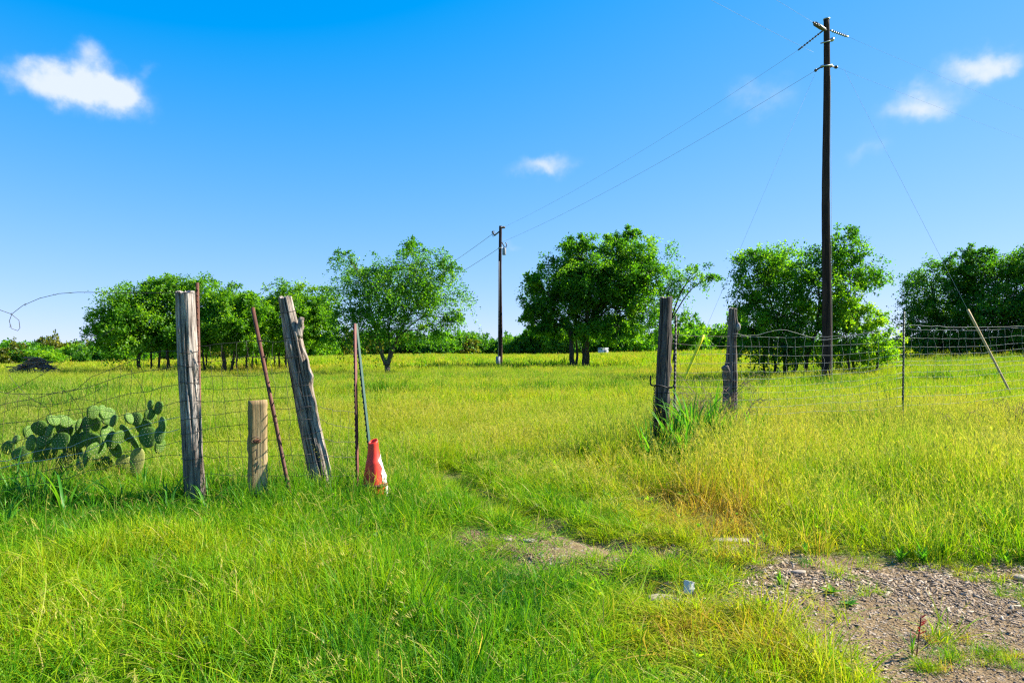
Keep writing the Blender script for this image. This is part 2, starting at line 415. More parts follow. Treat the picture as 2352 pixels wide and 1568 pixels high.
def norm(v):
    return v / np.maximum(np.linalg.norm(v, axis=-1, keepdims=True), 1e-9)
def tube(P, R, sides=6, cap=True):
    P = np.asarray(P, float); n = len(P); R = np.broadcast_to(np.asarray(R, float), (n,))
    T = norm(np.gradient(P, axis=0)); ref = np.array([0, 0, 1.]) if abs(T[0, 2]) < .9 else np.array([1., 0, 0])
    V = []; u = None
    for i in range(n):
        if u is None: u = np.cross(T[i], ref)
        else: u = u - T[i] * np.dot(u, T[i])
        u = u / max(np.linalg.norm(u), 1e-9); w = np.cross(T[i], u)
        a = np.arange(sides) * 2 * math.pi / sides
        V.append(P[i] + R[i] * (np.cos(a)[:, None] * u + np.sin(a)[:, None] * w))
    V = np.concatenate(V)
    i, j = np.meshgrid(np.arange(n - 1), np.arange(sides), indexing='ij'); j2 = (j + 1) % sides
    Q = np.stack([i * sides + j, i * sides + j2, (i + 1) * sides + j2, (i + 1) * sides + j], -1).reshape(-1, 4)
    Fc = [Q]
    if cap: Fc.append(np.array([list(range(sides))[::-1], [(n - 1) * sides + k for k in range(sides)]]))
    return V, Fc
def join(items):
    V = []; by = {}; o = 0
    for v, fs in items:
        V.append(np.asarray(v, float))
        for f in fs:
            f = np.asarray(f, np.int32)
            if len(f): by.setdefault(f.shape[1], []).append(f + o)
        o += len(v)
    return np.concatenate(V), [np.concatenate(x) for x in by.values()]
def box(c, h, R=None):
    s = np.array([[-1, -1, -1], [1, -1, -1], [1, 1, -1], [-1, 1, -1], [-1, -1, 1], [1, -1, 1], [1, 1, 1], [-1, 1, 1]], float) * np.asarray(h)
    if R is not None: s = s @ np.asarray(R).T
    return s + np.asarray(c), [np.array([[0, 3, 2, 1], [4, 5, 6, 7], [0, 1, 5, 4], [1, 2, 6, 5], [2, 3, 7, 6], [3, 0, 4, 7]])]
def lathe(prof, sides=16, M=None):
    prof = np.asarray(prof, float); n = len(prof); a = np.arange(sides) * 2 * math.pi / sides
    V = np.stack([prof[:, None, 0] * np.cos(a), prof[:, None, 0] * np.sin(a), np.repeat(prof[:, 1:2], sides, 1)], -1).reshape(-1, 3)
    i, j = np.meshgrid(np.arange(n - 1), np.arange(sides), indexing='ij'); j2 = (j + 1) % sides
    Q = np.stack([i * sides + j, i * sides + j2, (i + 1) * sides + j2, (i + 1) * sides + j], -1).reshape(-1, 4)
    if M is not None: V = V @ np.array(M.to_3x3()).T + np.array(M.translation)
    return V, [Q, np.array([list(range(sides))[::-1], [(n - 1) * sides + k for k in range(sides)]])]
def spline(pts, n=40):
    P = np.asarray(pts, float); m = len(P)
    if m < 3: t = np.linspace(0, 1, n)[:, None]; return P[0] * (1 - t) + P[-1] * t
    Q = np.vstack([2 * P[0] - P[1], P, 2 * P[-1] - P[-2]]); out = []
    for s in np.linspace(0, m - 1 - 1e-6, n):
        i = int(s); t = s - i; p0, p1, p2, p3 = Q[i:i + 4]
        out.append(.5 * (2 * p1 + (p2 - p0) * t + (2 * p0 - 5 * p1 + 4 * p2 - p3) * t * t + (3 * p1 - p0 - 3 * p2 + p3) * t ** 3))
    return np.array(out)
def align(a, b):
    """matrix taking local z to direction b-a, origin at a"""
    a = Vector(a); d = Vector(b) - a
    return Matrix.Translation(a) @ d.to_track_quat('Z', 'Y').to_matrix().to_4x4()

# ------------------------------------------------------------------ ground
def build_ground():
    def axis(parts):
        out = []
        for a, b, s in parts: out += list(np.arange(a, b, s))
        return np.array(out + [parts[-1][1]])
    xs = axis([(-2500, -600, 380), (-600, -120, 60), (-120, -40, 10), (-40, -10, 2), (-10, -4, .5), (-4, 5, .09), (5, 12, .5), (12, 40, 2), (40, 120, 10), (120, 600, 60), (600, 2500, 380)])
    ys = axis([(-200, -20, 30), (-20, 0, 4), (0, 2, .4), (2, 7.2, .06), (7.2, 16, .4), (16, 60, 1.6), (60, 200, 8), (200, 800, 60), (800, 4000, 400)])
    X, Y = np.meshgrid(xs, ys); x = X.ravel(); y = Y.ravel()
    V = np.stack([x, y, tz(x, y)], 1); nx, ny = len(xs), len(ys)
    i, j = np.meshgrid(np.arange(ny - 1), np.arange(nx - 1), indexing='ij')
    Q = np.stack([i * nx + j, i * nx + j + 1, (i + 1) * nx + j + 1, (i + 1) * nx + j], -1).reshape(-1, 4)
    near = (y < 9) & (np.abs(x) < 14) & (y > 0)
    b = np.zeros(len(x)); b[near] = bare(x[near], y[near])
    fld = sst((y - 12) / 18); fld = np.maximum(fld, sst((np.abs(x) - 12) / 20))
    o = solo('ground', V, [Q], 'ground_soil', 'grassy field with a bare dirt and wood chip patch beside the track', 'ground', kind='structure', smooth=True, attrs={'bare': b, 'field': fld})
build_ground()

# ------------------------------------------------------------------ trees
def leaf_mesh(P, D, Nn, Ls, Ws, bv):
    """diamond leaves with a slight fold. P base, D axis, Nn normal-ish, Ls length, Ws width"""
    D = norm(D); S = norm(np.cross(D, Nn)); Up = np.cross(S, D)
    L = Ls[:, None]; W = Ws[:, None]
    a = P; b = P + D * L * .45 + S * W * .5 + Up * W * .12; c = P + D * L; d = P + D * L * .45 - S * W * .5 + Up * W * .12
    V = np.stack([a, b, c, d], 1).reshape(-1, 3)
    q = np.arange(len(P))[:, None] * 4
    Fc = np.concatenate([q + [0, 1, 2], q + [0, 2, 3]])
    return V, Fc, np.repeat(bv, 4)

def crown_leaves(rng, lobes, dens, twigs, per, lsize, droop=.25, sub=.34, spread=.5, sub_min=.25, stretch=1.0):
    """lobes: (cx,cy,cz,rx,ry,rz) -> leaf arrays and sub-cluster centres per lobe"""
    Ps, Ds, Ns, Ls, Bv = [], [], [], [], []; centres = []
    allc = np.array([l[:3] for l in lobes]); mid = allc.mean(0)
    for (cx, cy_, cz, rx, ry, rz) in lobes:
        n = max(5, int(dens * rx * rz * 3.1))
        d = norm(rng.normal(size=(n, 3))); r = rng.random(n)[:, None] ** .42
        c = np.array([cx, cy_, cz]) + d * r * np.array([rx, ry, rz]) * rng.uniform(.85, 1.12, (n, 1))
        far_ = rng.random(n) < .13; c[far_] += d[far_] * np.array([rx, ry, rz]) * .22
        centres.append(c)
        rs = np.maximum(sub_min, sub * (rx * rz) ** .5 * rng.uniform(.6, 1.25, n))
        out = norm(c - np.array([cx, cy_, cz - .3 * rz]))
        tint = rng.random(n)
        for k in range(n):
            td = norm(rng.normal(size=(twigs, 3)) * np.array([1, 1, .75]) + out[k] * .7 * stretch)
            ln = rs[k] * rng.uniform(.6, 1.35, twigs) * stretch * (1.5 if far_[k] else 1)
            t = rng.random((twigs, per)) ** .8
            p = c[k] + td[:, None, :] * (ln[:, None] * t)[..., None]
            p = p + rng.normal(size=p.shape) * rs[k] * spread * .33
            p[..., 2] -= droop * (ln[:, None] * t) ** 2 / max(rs[k], .1)
            m = twigs * per
            Ps.append(p.reshape(m, 3))
            dd = np.repeat(td, per, 0) * .8 + rng.normal(size=(m, 3)) * .7 + np.array([0, 0, -droop])
            Ds.append(dd)
            Ns.append(rng.normal(size=(m, 3)) * .75 + np.array([0, 0, .75]) + out[k] * .45)
            Ls.append(lsize * rng.uniform(.65, 1.35, m)); Bv.append(np.clip(tint[k] ** 1.3 * .75 + rng.random(m) * .3, 0, 1))
    P = np.concatenate(Ps); L = np.concatenate(Ls)
    V, Fc, bv = leaf_mesh(P, np.concatenate(Ds), np.concatenate(Ns), L, L * .62, np.concatenate(Bv))
    return V, Fc, bv, centres

def tree(name, label, Y, base, lobes, stems, leaf='leaf_green', bark='bark_dark', dens=4.0, twigs=7, per=8, lsize=.15, seed=1, group=None, droop=.25, sub=.34, spread=.5, depth=.9, fork=.4, stretch=1.0, cat='tree', twig_r=.012, limbs=True):
    """lobes and stems are given as seen from the photograph's standpoint at distance Y, then get their own depth"""
    rng = np.random.default_rng(seed); k = Y / F
    bx = (base - CX) * k; loc = (bx, Y, tz1(bx, Y))
    root = thing(name, label, cat, loc, group)
    L3 = []
    for i, lb in enumerate(lobes):
        px, py, rx, ry = lb[:4]
        c = at(px, py, Y); dy = lb[4] if len(lb) > 4 else rng.uniform(-.45, .45) * rx * k
        L3.append((c[0], Y + dy, c[2], rx * k, max(rx, ry) * k * depth, ry * k))
    V, Fc, bv, centres = crown_leaves(rng, L3, dens, twigs, int(per * 1.6), lsize * .82, droop, sub, spread, stretch=stretch)
    gz = loc[2] + .12
    part('crown', V, [Fc], leaf, root, attrs={'bv': bv})
    # trunks: every stem is a part of its own and carries its limbs
    items = {}; forks = []; first = None
    for si, st_ in enumerate(stems):
        px0, px1, pyf, r0 = st_[:4]; x0 = (px0 - CX) * k; yo = Y + rng.uniform(-.4, .4) * (len(stems) > 1 and max(map(len, stems)) == 4)
        p0 = np.array([x0, yo, tz1(x0, yo) - .15]) if len(st_) == 4 else at(px0, st_[4], Y); p1 = at(px1, pyf, Y); p1[1] = yo + rng.uniform(-.2, .2)
        mid = (p0 + p1) / 2 + rng.normal(size=3) * np.array([.05, .05, 0]) * (p1[2] - p0[2])
        P = spline([p0, mid, p1], 14); R = np.linspace(r0 * 1.12, r0 * .72, 14); R[0] *= 1.35 if len(st_) == 4 else 1; R[1] *= 1.1 if len(st_) == 4 else 1
        P[1:-1] += rng.normal(size=(12, 3)) * r0 * .12
        key = si if len(st_) == 4 else 0
        items.setdefault(key, []).append(tube(P, R, 9)); forks.append((p1, r0 * .7, key))
    if limbs:
        for l, cs in zip(L3, centres):
            c = np.array(l[:3]); f, fr, key = min(forks, key=lambda q: np.linalg.norm(q[0] - c))
            r = max(.02, fr * rng.uniform(.45, .75)); m = f * .5 + c * .5; m[2] += .15 * np.linalg.norm(c - f) * (1 if c[2] > f[2] else -.2)
            P = spline([f - np.array([0, 0, fr]), m + rng.normal(size=3) * .1, c], 10)
            items[key].append(tube(P, np.linspace(r, r * .35, 10), 6, False))
            for s in cs[::2]:
                q = P[rng.integers(4, 10)]; mm = (q + s) / 2 + rng.normal(size=3) * .08; mm[2] += .08
                items[key].append(tube(spline([q, mm, s], 5), np.linspace(r * .3, twig_r * .5, 5), 3, False))
    for it in items.values():
        tv, tf = join(it); part('trunk', tv, tf, bark, root, smooth=True)
    return root

# clump on the left
tree('tree', 'low bushy tree at the left end of the clump behind the upright silver post', 38, 335,
     [(325, 703, 62, 50), (262, 743, 48, 32), (392, 681, 60, 48), (228, 763, 30, 16), (350, 766, 85, 40), (300, 781, 70, 30), (420, 751, 50, 50), (310, 735, 80, 50), (370, 670, 45, 32)],
     [(333, 325, 800, .10), (352, 350, 800, .06), (368, 375, 800, .07), (395, 390, 790, .09), (410, 412, 800, .05)], 'leaf_fresh', dens=14.17 , twigs=7, per=9, lsize=0.150, seed=3, group='trees of the left clump', stretch=1.1)
tree('tree', 'bushy tree on many thin trunks between the upright and the leaning wooden post', 38.5, 490,
     [(462, 686, 65, 46), (535, 696, 55, 46), (500, 753, 85, 45), (440, 761, 60, 42), (560, 756, 55, 42), (590, 711, 35, 40), (500, 715, 80, 50), (545, 740, 60, 45)],
     [(452, 450, 790, .08), (478, 470, 800, .06), (520, 515, 790, .12), (528, 540, 800, .08), (548, 552, 800, .05), (565, 570, 800, .06), (580, 584, 800, .04)], 'leaf_fresh', dens=14.17 , twigs=7, per=9, lsize=0.150, seed=4, group='trees of the left clump', stretch=1.1)
tree('tree', 'bushy tree directly behind the leaning wooden post, left of the airy tree', 41, 690,
     [(655, 691, 48, 46), (718, 696, 52, 46), (690, 756, 75, 42), (745, 751, 40, 40), (622, 751, 45, 50), (690, 725, 70, 48)],
     [(640, 640, 800, .06), (662, 660, 800, .07), (685, 690, 790, .10), (700, 705, 800, .05), (600, 610, 800, .05), (615, 620, 800, .05)], 'leaf_fresh', dens=14.17 , twigs=7, per=9, lsize=0.150, seed=5, group='trees of the left clump', stretch=1.1)
tree('tree', 'darker low tree in the gap behind the leaning iron bar', 46, 600,
     [(600, 721, 50, 40), (580, 771, 70, 35), (650, 776, 70, 30), (460, 781, 70, 28), (380, 791, 60, 25)],
     [(610, 605, 800, .08), (632, 630, 800, .06), (590, 590, 800, .05), (470, 470, 800, .06), (430, 430, 800, .06)], 'leaf_dark', dens=10.53 , twigs=7, per=8, lsize=0.171, seed=6, group='trees of the left clump')
# the airy tree in the middle
tree('tree', 'airy light green tree with a forked trunk standing alone left of the far pole', 36, 888,
     [(895, 660, 105, 62), (838, 640, 70, 52), (962, 630, 78, 62), (945, 565, 34, 28), (1008, 680, 55, 62), (815, 720, 58, 48), (930, 735, 95, 42), (798, 590, 30, 18), (1035, 612, 28, 18), (1045, 735, 22, 36), (870, 770, 60, 24), (985, 760, 42, 18), (785, 770, 40, 18)],
     [(888, 889, 832, .17), (885, 868, 770, .10, 838), (892, 912, 772, .095, 838), (889, 890, 760, .07, 838)], 'leaf_green', 'bark_grey', dens=8.74, twigs=8, per=9, lsize=0.126, seed=8, droop=.5, sub=.40, spread=.42, stretch=1.35)
# the oak-like tree
tree('tree', 'large dense round-headed tree with dark trunks right of the far pole', 46, 1348,
     [(1285, 678, 78, 62), (1335, 618, 85, 66), (1438, 608, 82, 66), (1395, 688, 95, 66), (1245, 703, 50, 46), (1440, 548, 40, 24), (1490, 628, 42, 60), (1465, 693, 62, 55), (1322, 560, 40, 22), (1255, 759, 52, 26), (1330, 749, 70, 30), (1420, 752, 60, 26), (1225, 648, 30, 22), (1215, 723, 30, 18)],
     [(1348, 1352, 745, .26), (1314, 1310, 760, .17), (1322, 1322, 770, .09), (1334, 1345, 780, .08)], 'leaf_green', dens=6.90, twigs=11, per=9, lsize=0.181, seed=9, sub=.33)
tree('tree', 'thin loose tree spilling out on the right side of the large round-headed tree', 48.5, 1530,
     [(1545, 634, 45, 38), (1600, 629, 42, 26), (1540, 694, 42, 36), (1570, 739, 34, 22), (1515, 754, 40, 24), (1630, 639, 22, 10)],
     [(1530, 1535, 740, .13), (1545, 1560, 760, .07)], 'leaf_green', dens=4.21 , twigs=7, per=9, lsize=0.171, seed=10, sub=.42, droop=.4, stretch=1.3)
# right-hand trees
tree('tree', 'broad dark leafy tree standing behind the tall near utility pole', 29, 1815,
     [(1745, 638, 62, 58), (1812, 613, 75, 55), (1720, 593, 34, 26), (1870, 648, 70, 62), (1925, 588, 52, 40), (1965, 628, 52, 44), (1790, 718, 85, 55), (1730, 738, 50, 42), (1860, 743, 85, 50), (1800, 788, 85, 34), (1700, 668, 26, 24), (1945, 553, 30, 26), (2015, 643, 26, 16), (1760, 800, 70, 30), (1850, 800, 80, 30), (1720, 780, 40, 34)],
     [(1800, 1795, 770, .10), (1822, 1830, 780, .07), (1778, 1770, 790, .06), (1845, 1860, 770, .08), (1765, 1755, 800, .05)], 'leaf_green', dens=15.19 , twigs=7, per=9, lsize=0.122, seed=12, sub=.36, stretch=1.15)
tree('tree', 'bright yellow-green bushy tree right of the tall near utility pole', 28, 1985,
     [(1960, 720, 60, 40), (2010, 745, 45, 38), (1930, 760, 48, 42), (1985, 790, 62, 34), (1935, 690, 40, 30), (2035, 790, 28, 32), (1960, 810, 80, 24)],
     [(1975, 1970, 800, .06), (1995, 2000, 800, .05), (1950, 1945, 800, .05)], 'leaf_bright', dens=17.82 , twigs=7, per=9, lsize=0.120, seed=13, sub=.33)
tree('tree', 'dark spreading tree at the right, nearest to the thin green fence post', 40, 2165,
     [(2150, 654, 62, 56), (2205, 624, 55, 40), (2180, 737, 80, 52), (2110, 727, 34, 48), (2230, 692, 60, 55), (2180, 782, 95, 26), (2150, 795, 90, 26)],
     [(2165, 2160, 780, .14), (2200, 2205, 780, .1), (2130, 2125, 790, .08)], 'leaf_dark', dens=11.34 , twigs=7, per=9, lsize=0.150, seed=14, group='trees at the right edge', sub=.36, stretch=1.15)
tree('tree', 'dark spreading tree at the right behind the tan wire guard', 39, 2290,
     [(2285, 624, 62, 44), (2250, 584, 36, 26), (2330, 614, 55, 44), (2290, 717, 85, 60), (2350, 712, 60, 60), (2290, 777, 95, 28), (2290, 790, 90, 26)],
     [(2290, 2285, 780, .14), (2330, 2335, 780, .09)], 'leaf_dark', dens=11.34 , twigs=7, per=9, lsize=0.150, seed=15, group='trees at the right edge', sub=.36, stretch=1.15)
tree('tree', 'dark spreading tree cut off by the right edge of the picture', 38, 2420,
     [(2400, 614, 62, 52), (2470, 634, 70, 60), (2420, 717, 90, 60), (2500, 732, 80, 60), (2430, 777, 110, 28)],
     [(2420, 2420, 780, .14)], 'leaf_dark', dens=8.10 , twigs=7, per=8, lsize=0.171, seed=16, group='trees at the right edge', sub=.36)

# far hedgerow: individual bushes from a few shared shapes
def bush_shape(seed, leaf, w, h, n=70):
    rng = np.random.default_rng(seed)
    lobes = [(rng.uniform(-.35, .35) * w, rng.uniform(-.25, .25) * w, h * rng.uniform(.3, .68), w * rng.uniform(.24, .4), w * rng.uniform(.25, .35), h * rng.uniform(.22, .34)) for _ in range(5)]
    lobes.append((0, 0, h * .3, w * .46, w * .4, h * .28))
    V, Fc, bv, cs = crown_leaves(rng, lobes, 3.2, 6, 7, .34, .2, .42, .55, sub_min=.4)
    V[:, 2] = np.maximum(V[:, 2], .05)
    me = np_mesh('crown', V, [Fc], {'bv': bv}); me.materials.append(MATS[leaf])
    st = [tube(spline([(0, 0, -.2), (l[0] * .7, l[1] * .7, l[2] * .5), l[:3]], 5), np.linspace(.09, .03, 5), 4, False) for l in lobes[:4]]
    tm = np_mesh('trunk', *join(st)); tm.materials.append(MATS['bark_grey'])
    return me, tm
BUSH = [bush_shape(50 + i, lf, w, h) for i, (lf, w, h) in enumerate([('leaf_green', 5.5, 3.8), ('leaf_dark', 6, 4.2), ('leaf_bright', 5, 3.4), ('leaf_olive', 5.5, 3.5), ('leaf_green', 4.2, 4.6), ('leaf_dark', 7, 3.4)])]
TONE = ['mid-green', 'dark green', 'bright green', 'olive-brown', 'mid-green tall', 'dark green broad']
ORD = ['first', 'second', 'third', 'fourth', 'fifth', 'sixth', 'seventh', 'eighth', 'ninth', 'tenth', 'eleventh', 'twelfth', 'thirteenth', 'fourteenth', 'fifteenth', 'sixteenth', 'seventeenth', 'eighteenth', 'nineteenth', 'twentieth']
def bush(px, Y, k, sx, sz, label, group, rz):
    x = (px - CX) * Y / F
    r = thing('far_bush', label, 'bush', (x, Y, tz1(x, Y)), group)
    r.rotation_euler = (0, 0, rz); r.scale = (sx, sx, sz)
    for nm, me in zip(('crown', 'trunk'), BUSH[k]):
        o = bpy.data.objects.new(nm, me); COL.objects.link(o); o.parent = r
rng = np.random.default_rng(77)
def hedge(px0, px1, step, Y, label, group, kinds, s=1.0, zs=1.0):
    px = px0; i = 0
    while px < px1:
        k = kinds[rng.integers(len(kinds))]
        bush(px, Y + rng.uniform(-7, 7), k, s * rng.uniform(.8, 1.25), s * zs * rng.uniform(.75, 1.2), f'{TONE[k]} bush, {ORD[min(i, 19)]} from the left {label}', group, rng.uniform(0, 6.28))
        px += step * rng.uniform(.7, 1.3); i += 1
hedge(-60, 330, 34, 100, 'in the hedgerow left of the clump', 'hedgerow bushes left of the tree clump', [0, 0, 2, 3, 3, 1], .9, .95)
hedge(-60, 330, 60, 116, 'in the back hedgerow left of the clump', 'back row of the left hedgerow', [0, 5, 3], 1.1, 1.05)
hedge(340, 800, 38, 125, 'behind the trunks of the left tree clump', 'hedgerow bushes behind the tree clump', [0, 1, 2, 3], 1.1, 1.3)
hedge(800, 1240, 30, 150, 'in the hedgerow behind the far pole', 'hedgerow bushes behind the far pole', [0, 1, 1, 2, 3, 4, 5], 1.15, 1.15)
hedge(820, 1240, 62, 172, 'in the back row behind the far pole', 'back row behind the far pole', [1, 4, 0], 1.4, 1.25)
hedge(1180, 1720, 32, 140, 'in the hedgerow behind the large round-headed tree', 'hedgerow bushes behind the large tree', [0, 1, 1, 2, 4], 1.2, 1.35)
hedge(1560, 1760, 34, 95, 'seen between the two right-hand wooden posts', 'bushes between the right-hand posts', [0, 1, 0, 2], .95, 1.15)
hedge(2020, 2420, 60, 70, 'low under the right-hand trees', 'bushes under the right-hand trees', [1, 5, 1], .7, .62)
def far_wood():
    r2 = np.random.default_rng(5); n = 900
    px = r2.uniform(-500, 2900, n); Y = r2.uniform(230, 330, n); X = (px - CX) * Y / F
    lobes = [(x, y, float(base_z(x, y)) + r2.uniform(1.2, 3.8), r2.uniform(2.5, 4.5), 3, r2.uniform(1.6, 2.6)) for x, y in zip(X, Y)]
    V, Fc, bv, _ = crown_leaves(r2, lobes, .14, 5, 5, .9, .2, .4, .5)
    solo('far_wood', V, [Fc], 'leaf_green', 'low dark wood forming the skyline far behind the hedgerows', 'wood', kind='stuff', attrs={'bv': bv})
far_wood()

# ------------------------------------------------------------------ utility poles and lines
def insulator(a, b, sheds, r=.05, core=.018):
    a = np.asarray(a, float); b = np.asarray(b, float); L = np.linalg.norm(b - a)
    prof = [(core * 1.6, 0), (core * 1.6, L * .1), (core, L * .12)]
    for i in range(sheds):
        z = L * (.16 + .68 * i / max(1, sheds - 1)); prof += [(core, z - L * .012), (r, z), (r * .9, z + .006), (core, z + L * .02)]
    prof += [(core, L * .88), (core * 1.7, L * .9), (core * 1.7, L)]
    return lathe(prof, 10, align(a, b))
def pole(label, px, Y, top_py, r0, r1, seed):
    x = (px - CX) * Y / F; z0 = tz1(x, Y); z1 = CAMZ - (top_py - HY) * Y / F
    root = thing('utility_pole', label, 'utility pole', (x, Y, z0)); rr = np.random.default_rng(seed)
    n = 60; zz = np.linspace(z0 - .3, z1, n); P = np.stack([x + .02 * np.sin(zz * .7), np.full(n, Y), zz], 1)
    V, Fc = tube(P, np.linspace(r0, r1, n) * (1 + rr.normal(size=n) * .012), 20)
    part('shaft', V, Fc, 'creosote', root, smooth=True)
    return root, x, z0, z1
NP_Y = 24.0
p1, x1, z10, z11 = pole('tall dark creosoted utility pole near the right-hand fence', 1898, NP_Y, 45, .172, .098, 1)
def U(px, py, Y=NP_Y): return at(px, py, Y)
top = np.array([x1, NP_Y, z11])
# hardware: bracket arm, dead-end insulators, neutral clamps, bolts
part('bracket', *tube([U(1900, 72), U(1886, 64, 23.8), U(1872, 55, 23.6)], [.05, .075, .075], 8), 'insulator_grey', p1)
DE_L = U(1834, 115, 25.6); DE_R = U(1948, 85, 24.6); DE_U = U(1868, 52, 23.2)
part('insulator', *insulator(U(1889, 72, 24.05), DE_L, 7, .04), 'insulator_grey', p1)
part('insulator', *insulator(U(1907, 70, 24.05), DE_R, 7, .05), 'steel_galv', p1)
part('insulator', *insulator(U(1886, 62, 23.8), DE_U, 3, .05), 'insulator_grey', p1)
NL = U(1866, 172, 25.0); NR = U(1940, 158, 24.5); NU = U(1868, 120, 23.0)
part('insulator', *insulator(U(1890, 152, 24), U(1872, 163, 24.3), 2, .06, .03), 'insulator_grey', p1)
part('insulator', *insulator(U(1905, 152, 24), U(1922, 155, 24.2), 2, .06, .03), 'insulator_grey', p1)
part('bolt', *tube([U(1886, 152, 23.9), U(1912, 150, 23.9)], .03, 6), 'steel_galv', p1)
part('bolt', *tube([U(1885, 100, 23.9), U(1913, 92, 23.9)], .025, 6), 'steel_galv', p1)
part('clevis', *lathe([(.03, 0), (.07, .05), (.07, .12), (.03, .16)], 8, align(U(1906, 95, 23.95), U(1916, 88, 23.9))), 'steel_galv', p1)
part('pole_cap', *lathe([(.112, 0), (.112, .03), (.02, .06)], 14, Matrix.Translation(Vector(top) + Vector((.02 * math.sin(z11 * .7), 0, -.01)))), 'steel_galv', p1)
def ground_strap():
    zs = np.linspace(z10 + .1, z11 - 2, 30); P = np.stack([np.full(30, x1 + .17), np.full(30, NP_Y - .09), zs], 1); P[:, 0] -= np.linspace(0, .065, 30)
    part('ground_wire', *tube(P, .006, 4), 'wire_zinc', p1)
ground_strap()
FP_Y = 48.0
p2, x2, z20, z21 = pole('far slim utility pole standing alone between the two middle trees', 1149, FP_Y, 519, .155, .10, 2)
A = lambda px, py, Y=FP_Y: at(px, py, Y)
part('bracket', *tube([A(1149, 530), A(1136, 541, 48.30)], .05, 6), 'insulator_grey', p2)
part('insulator', *insulator(A(1150, 523), A(1159, 522, 47.60), 3, .09, .04), 'insulator_grey', p2)
part('insulator', *insulator(A(1136, 541, 48.30), A(1131, 532, 48.40), 3, .09, .04), 'insulator_grey', p2)
part('jumper', *tube(spline([A(1133, 545, 48.30), A(1130, 536, 48.40), A(1133, 529, 48.40), A(1138, 533, 48.30), A(1139, 540, 48.20)], 14), .02, 4), 'line_wire', p2)
part('transformer', *lathe([(.04, 0), (.125, .02), (.13, .06), (.13, .46), (.11, .5), (.05, .54), (.03, .6)], 16, Matrix.Translation(Vector(A(1158, 586, 47.60)))), 'transformer_grey', p2)
part('cutout', *tube([A(1153, 557, 47.70), A(1158, 566, 47.60), A(1158, 580, 47.60)], .04, 6), 'insulator_grey', p2)
part('cutout', *tube(spline([A(1161, 557, 47.60), A(1164, 562, 47.60), A(1161, 570, 47.60)], 6), .035, 6), 'insulator_grey', p2)
part('bolt', *tube([A(1144, 570, 47.90), A(1154, 569, 47.90)], .04, 6), 'steel_galv', p2)
part('meter_box', *box(A(1144.0, 832, 47.75), (.15, .12, .42)), 'transformer_grey', p2)
part('conduit', *tube([A(1144.4, 822, 47.75), A(1145.2, 700, 47.80), A(1145.8, 600, 47.85)], .035, 6), 'transformer_grey', p2)

def line(name, label, a, b, sag, r=.009, mat='line_wire', cat='power line', n=60, group=None):
    t = np.linspace(0, 1, n)[:, None]; P = np.asarray(a) * (1 - t) + np.asarray(b) * t; P[:, 2] -= sag * 4 * t[:, 0] * (1 - t[:, 0])
    V, Fc = tube(P, r, 5); return solo(name, V, Fc, mat, label, cat, loc=a, group=group)
line('power_line', 'upper wire strung between the far pole and the tall near pole', A(1159, 521, 47.60), DE_L, .35, .005)
line('power_line', 'lower wire strung between the far pole and the tall near pole', A(1153, 556, 47.80), U(1872, 163, 24.3), .35, .0062)
line('power_line', 'upper wire running left from the far pole behind the airy tree', A(1133, 536, 48.40), A(880, 690, 92), .5, .016)
line('power_line', 'lower wire running left from the far pole behind the airy tree', A(1146, 570, 48), A(880, 712, 92), .5, .016)
line('power_line', 'wire rising to the upper left from the very top of the near pole', DE_U, np.array([-14., 1.5, 12.9]), .5, .0035)
line('power_line', 'wire rising to the upper left from below the top of the near pole', NU, np.array([-14.5, 1.5, 11.4]), .5, .0035)
line('power_line', 'upper wire running off to the right from the near pole', DE_R, np.array([62., 52., 12.6]), .8, .0028)
line('power_line', 'lower wire running off to the right from the near pole', U(1922, 155, 24.2), np.array([62., 52., 11.2]), .8, .0028)
def guy(label, top_, foot, guard, glabel, mat, g0, g1):
    top_ = np.asarray(top_); foot = np.asarray(foot); d = top_ - foot
    root = thing('guy_wire', label, 'guy wire', tuple(foot))
    part('cable', *tube([foot - d / np.linalg.norm(d) * .05, top_], .0035, 5), 'line_wire', root)
    u = d / np.linalg.norm(d); P = [foot + u * s for s in np.linspace(g0, g1, 8)]
    part('guard', *tube(P, np.linspace(.026, .036, 8) * (1.6 if mat == "guard_yellow" else 1), 10), mat, root, smooth=True, label=glabel)
    part('anchor_eye', *lathe([(.02, 0), (.035, .03), (.035, .09), (.02, .12)], 8, align(foot, foot + u)), 'rust_steel', root)
fx, fy = (2332 - CX) / F * 17.5, 17.5
guy('stay wire with a pale tan guard leaning at the right edge by the fence', U(1938, 158, 24.0), (fx, fy, tz1(fx, fy)), None, 'pale tan plastic wire guard', 'guard_tan', .03, 2.85)
fx, fy = (1560 - CX) / F * 24, 24.0
guy('stay wire with a bright yellow guard between the two right-hand wooden posts', U(1872, 170, 24.0), (fx, fy, tz1(fx, fy)), None, 'bright yellow plastic wire guard', 'guard_yellow', .03, 2.15)

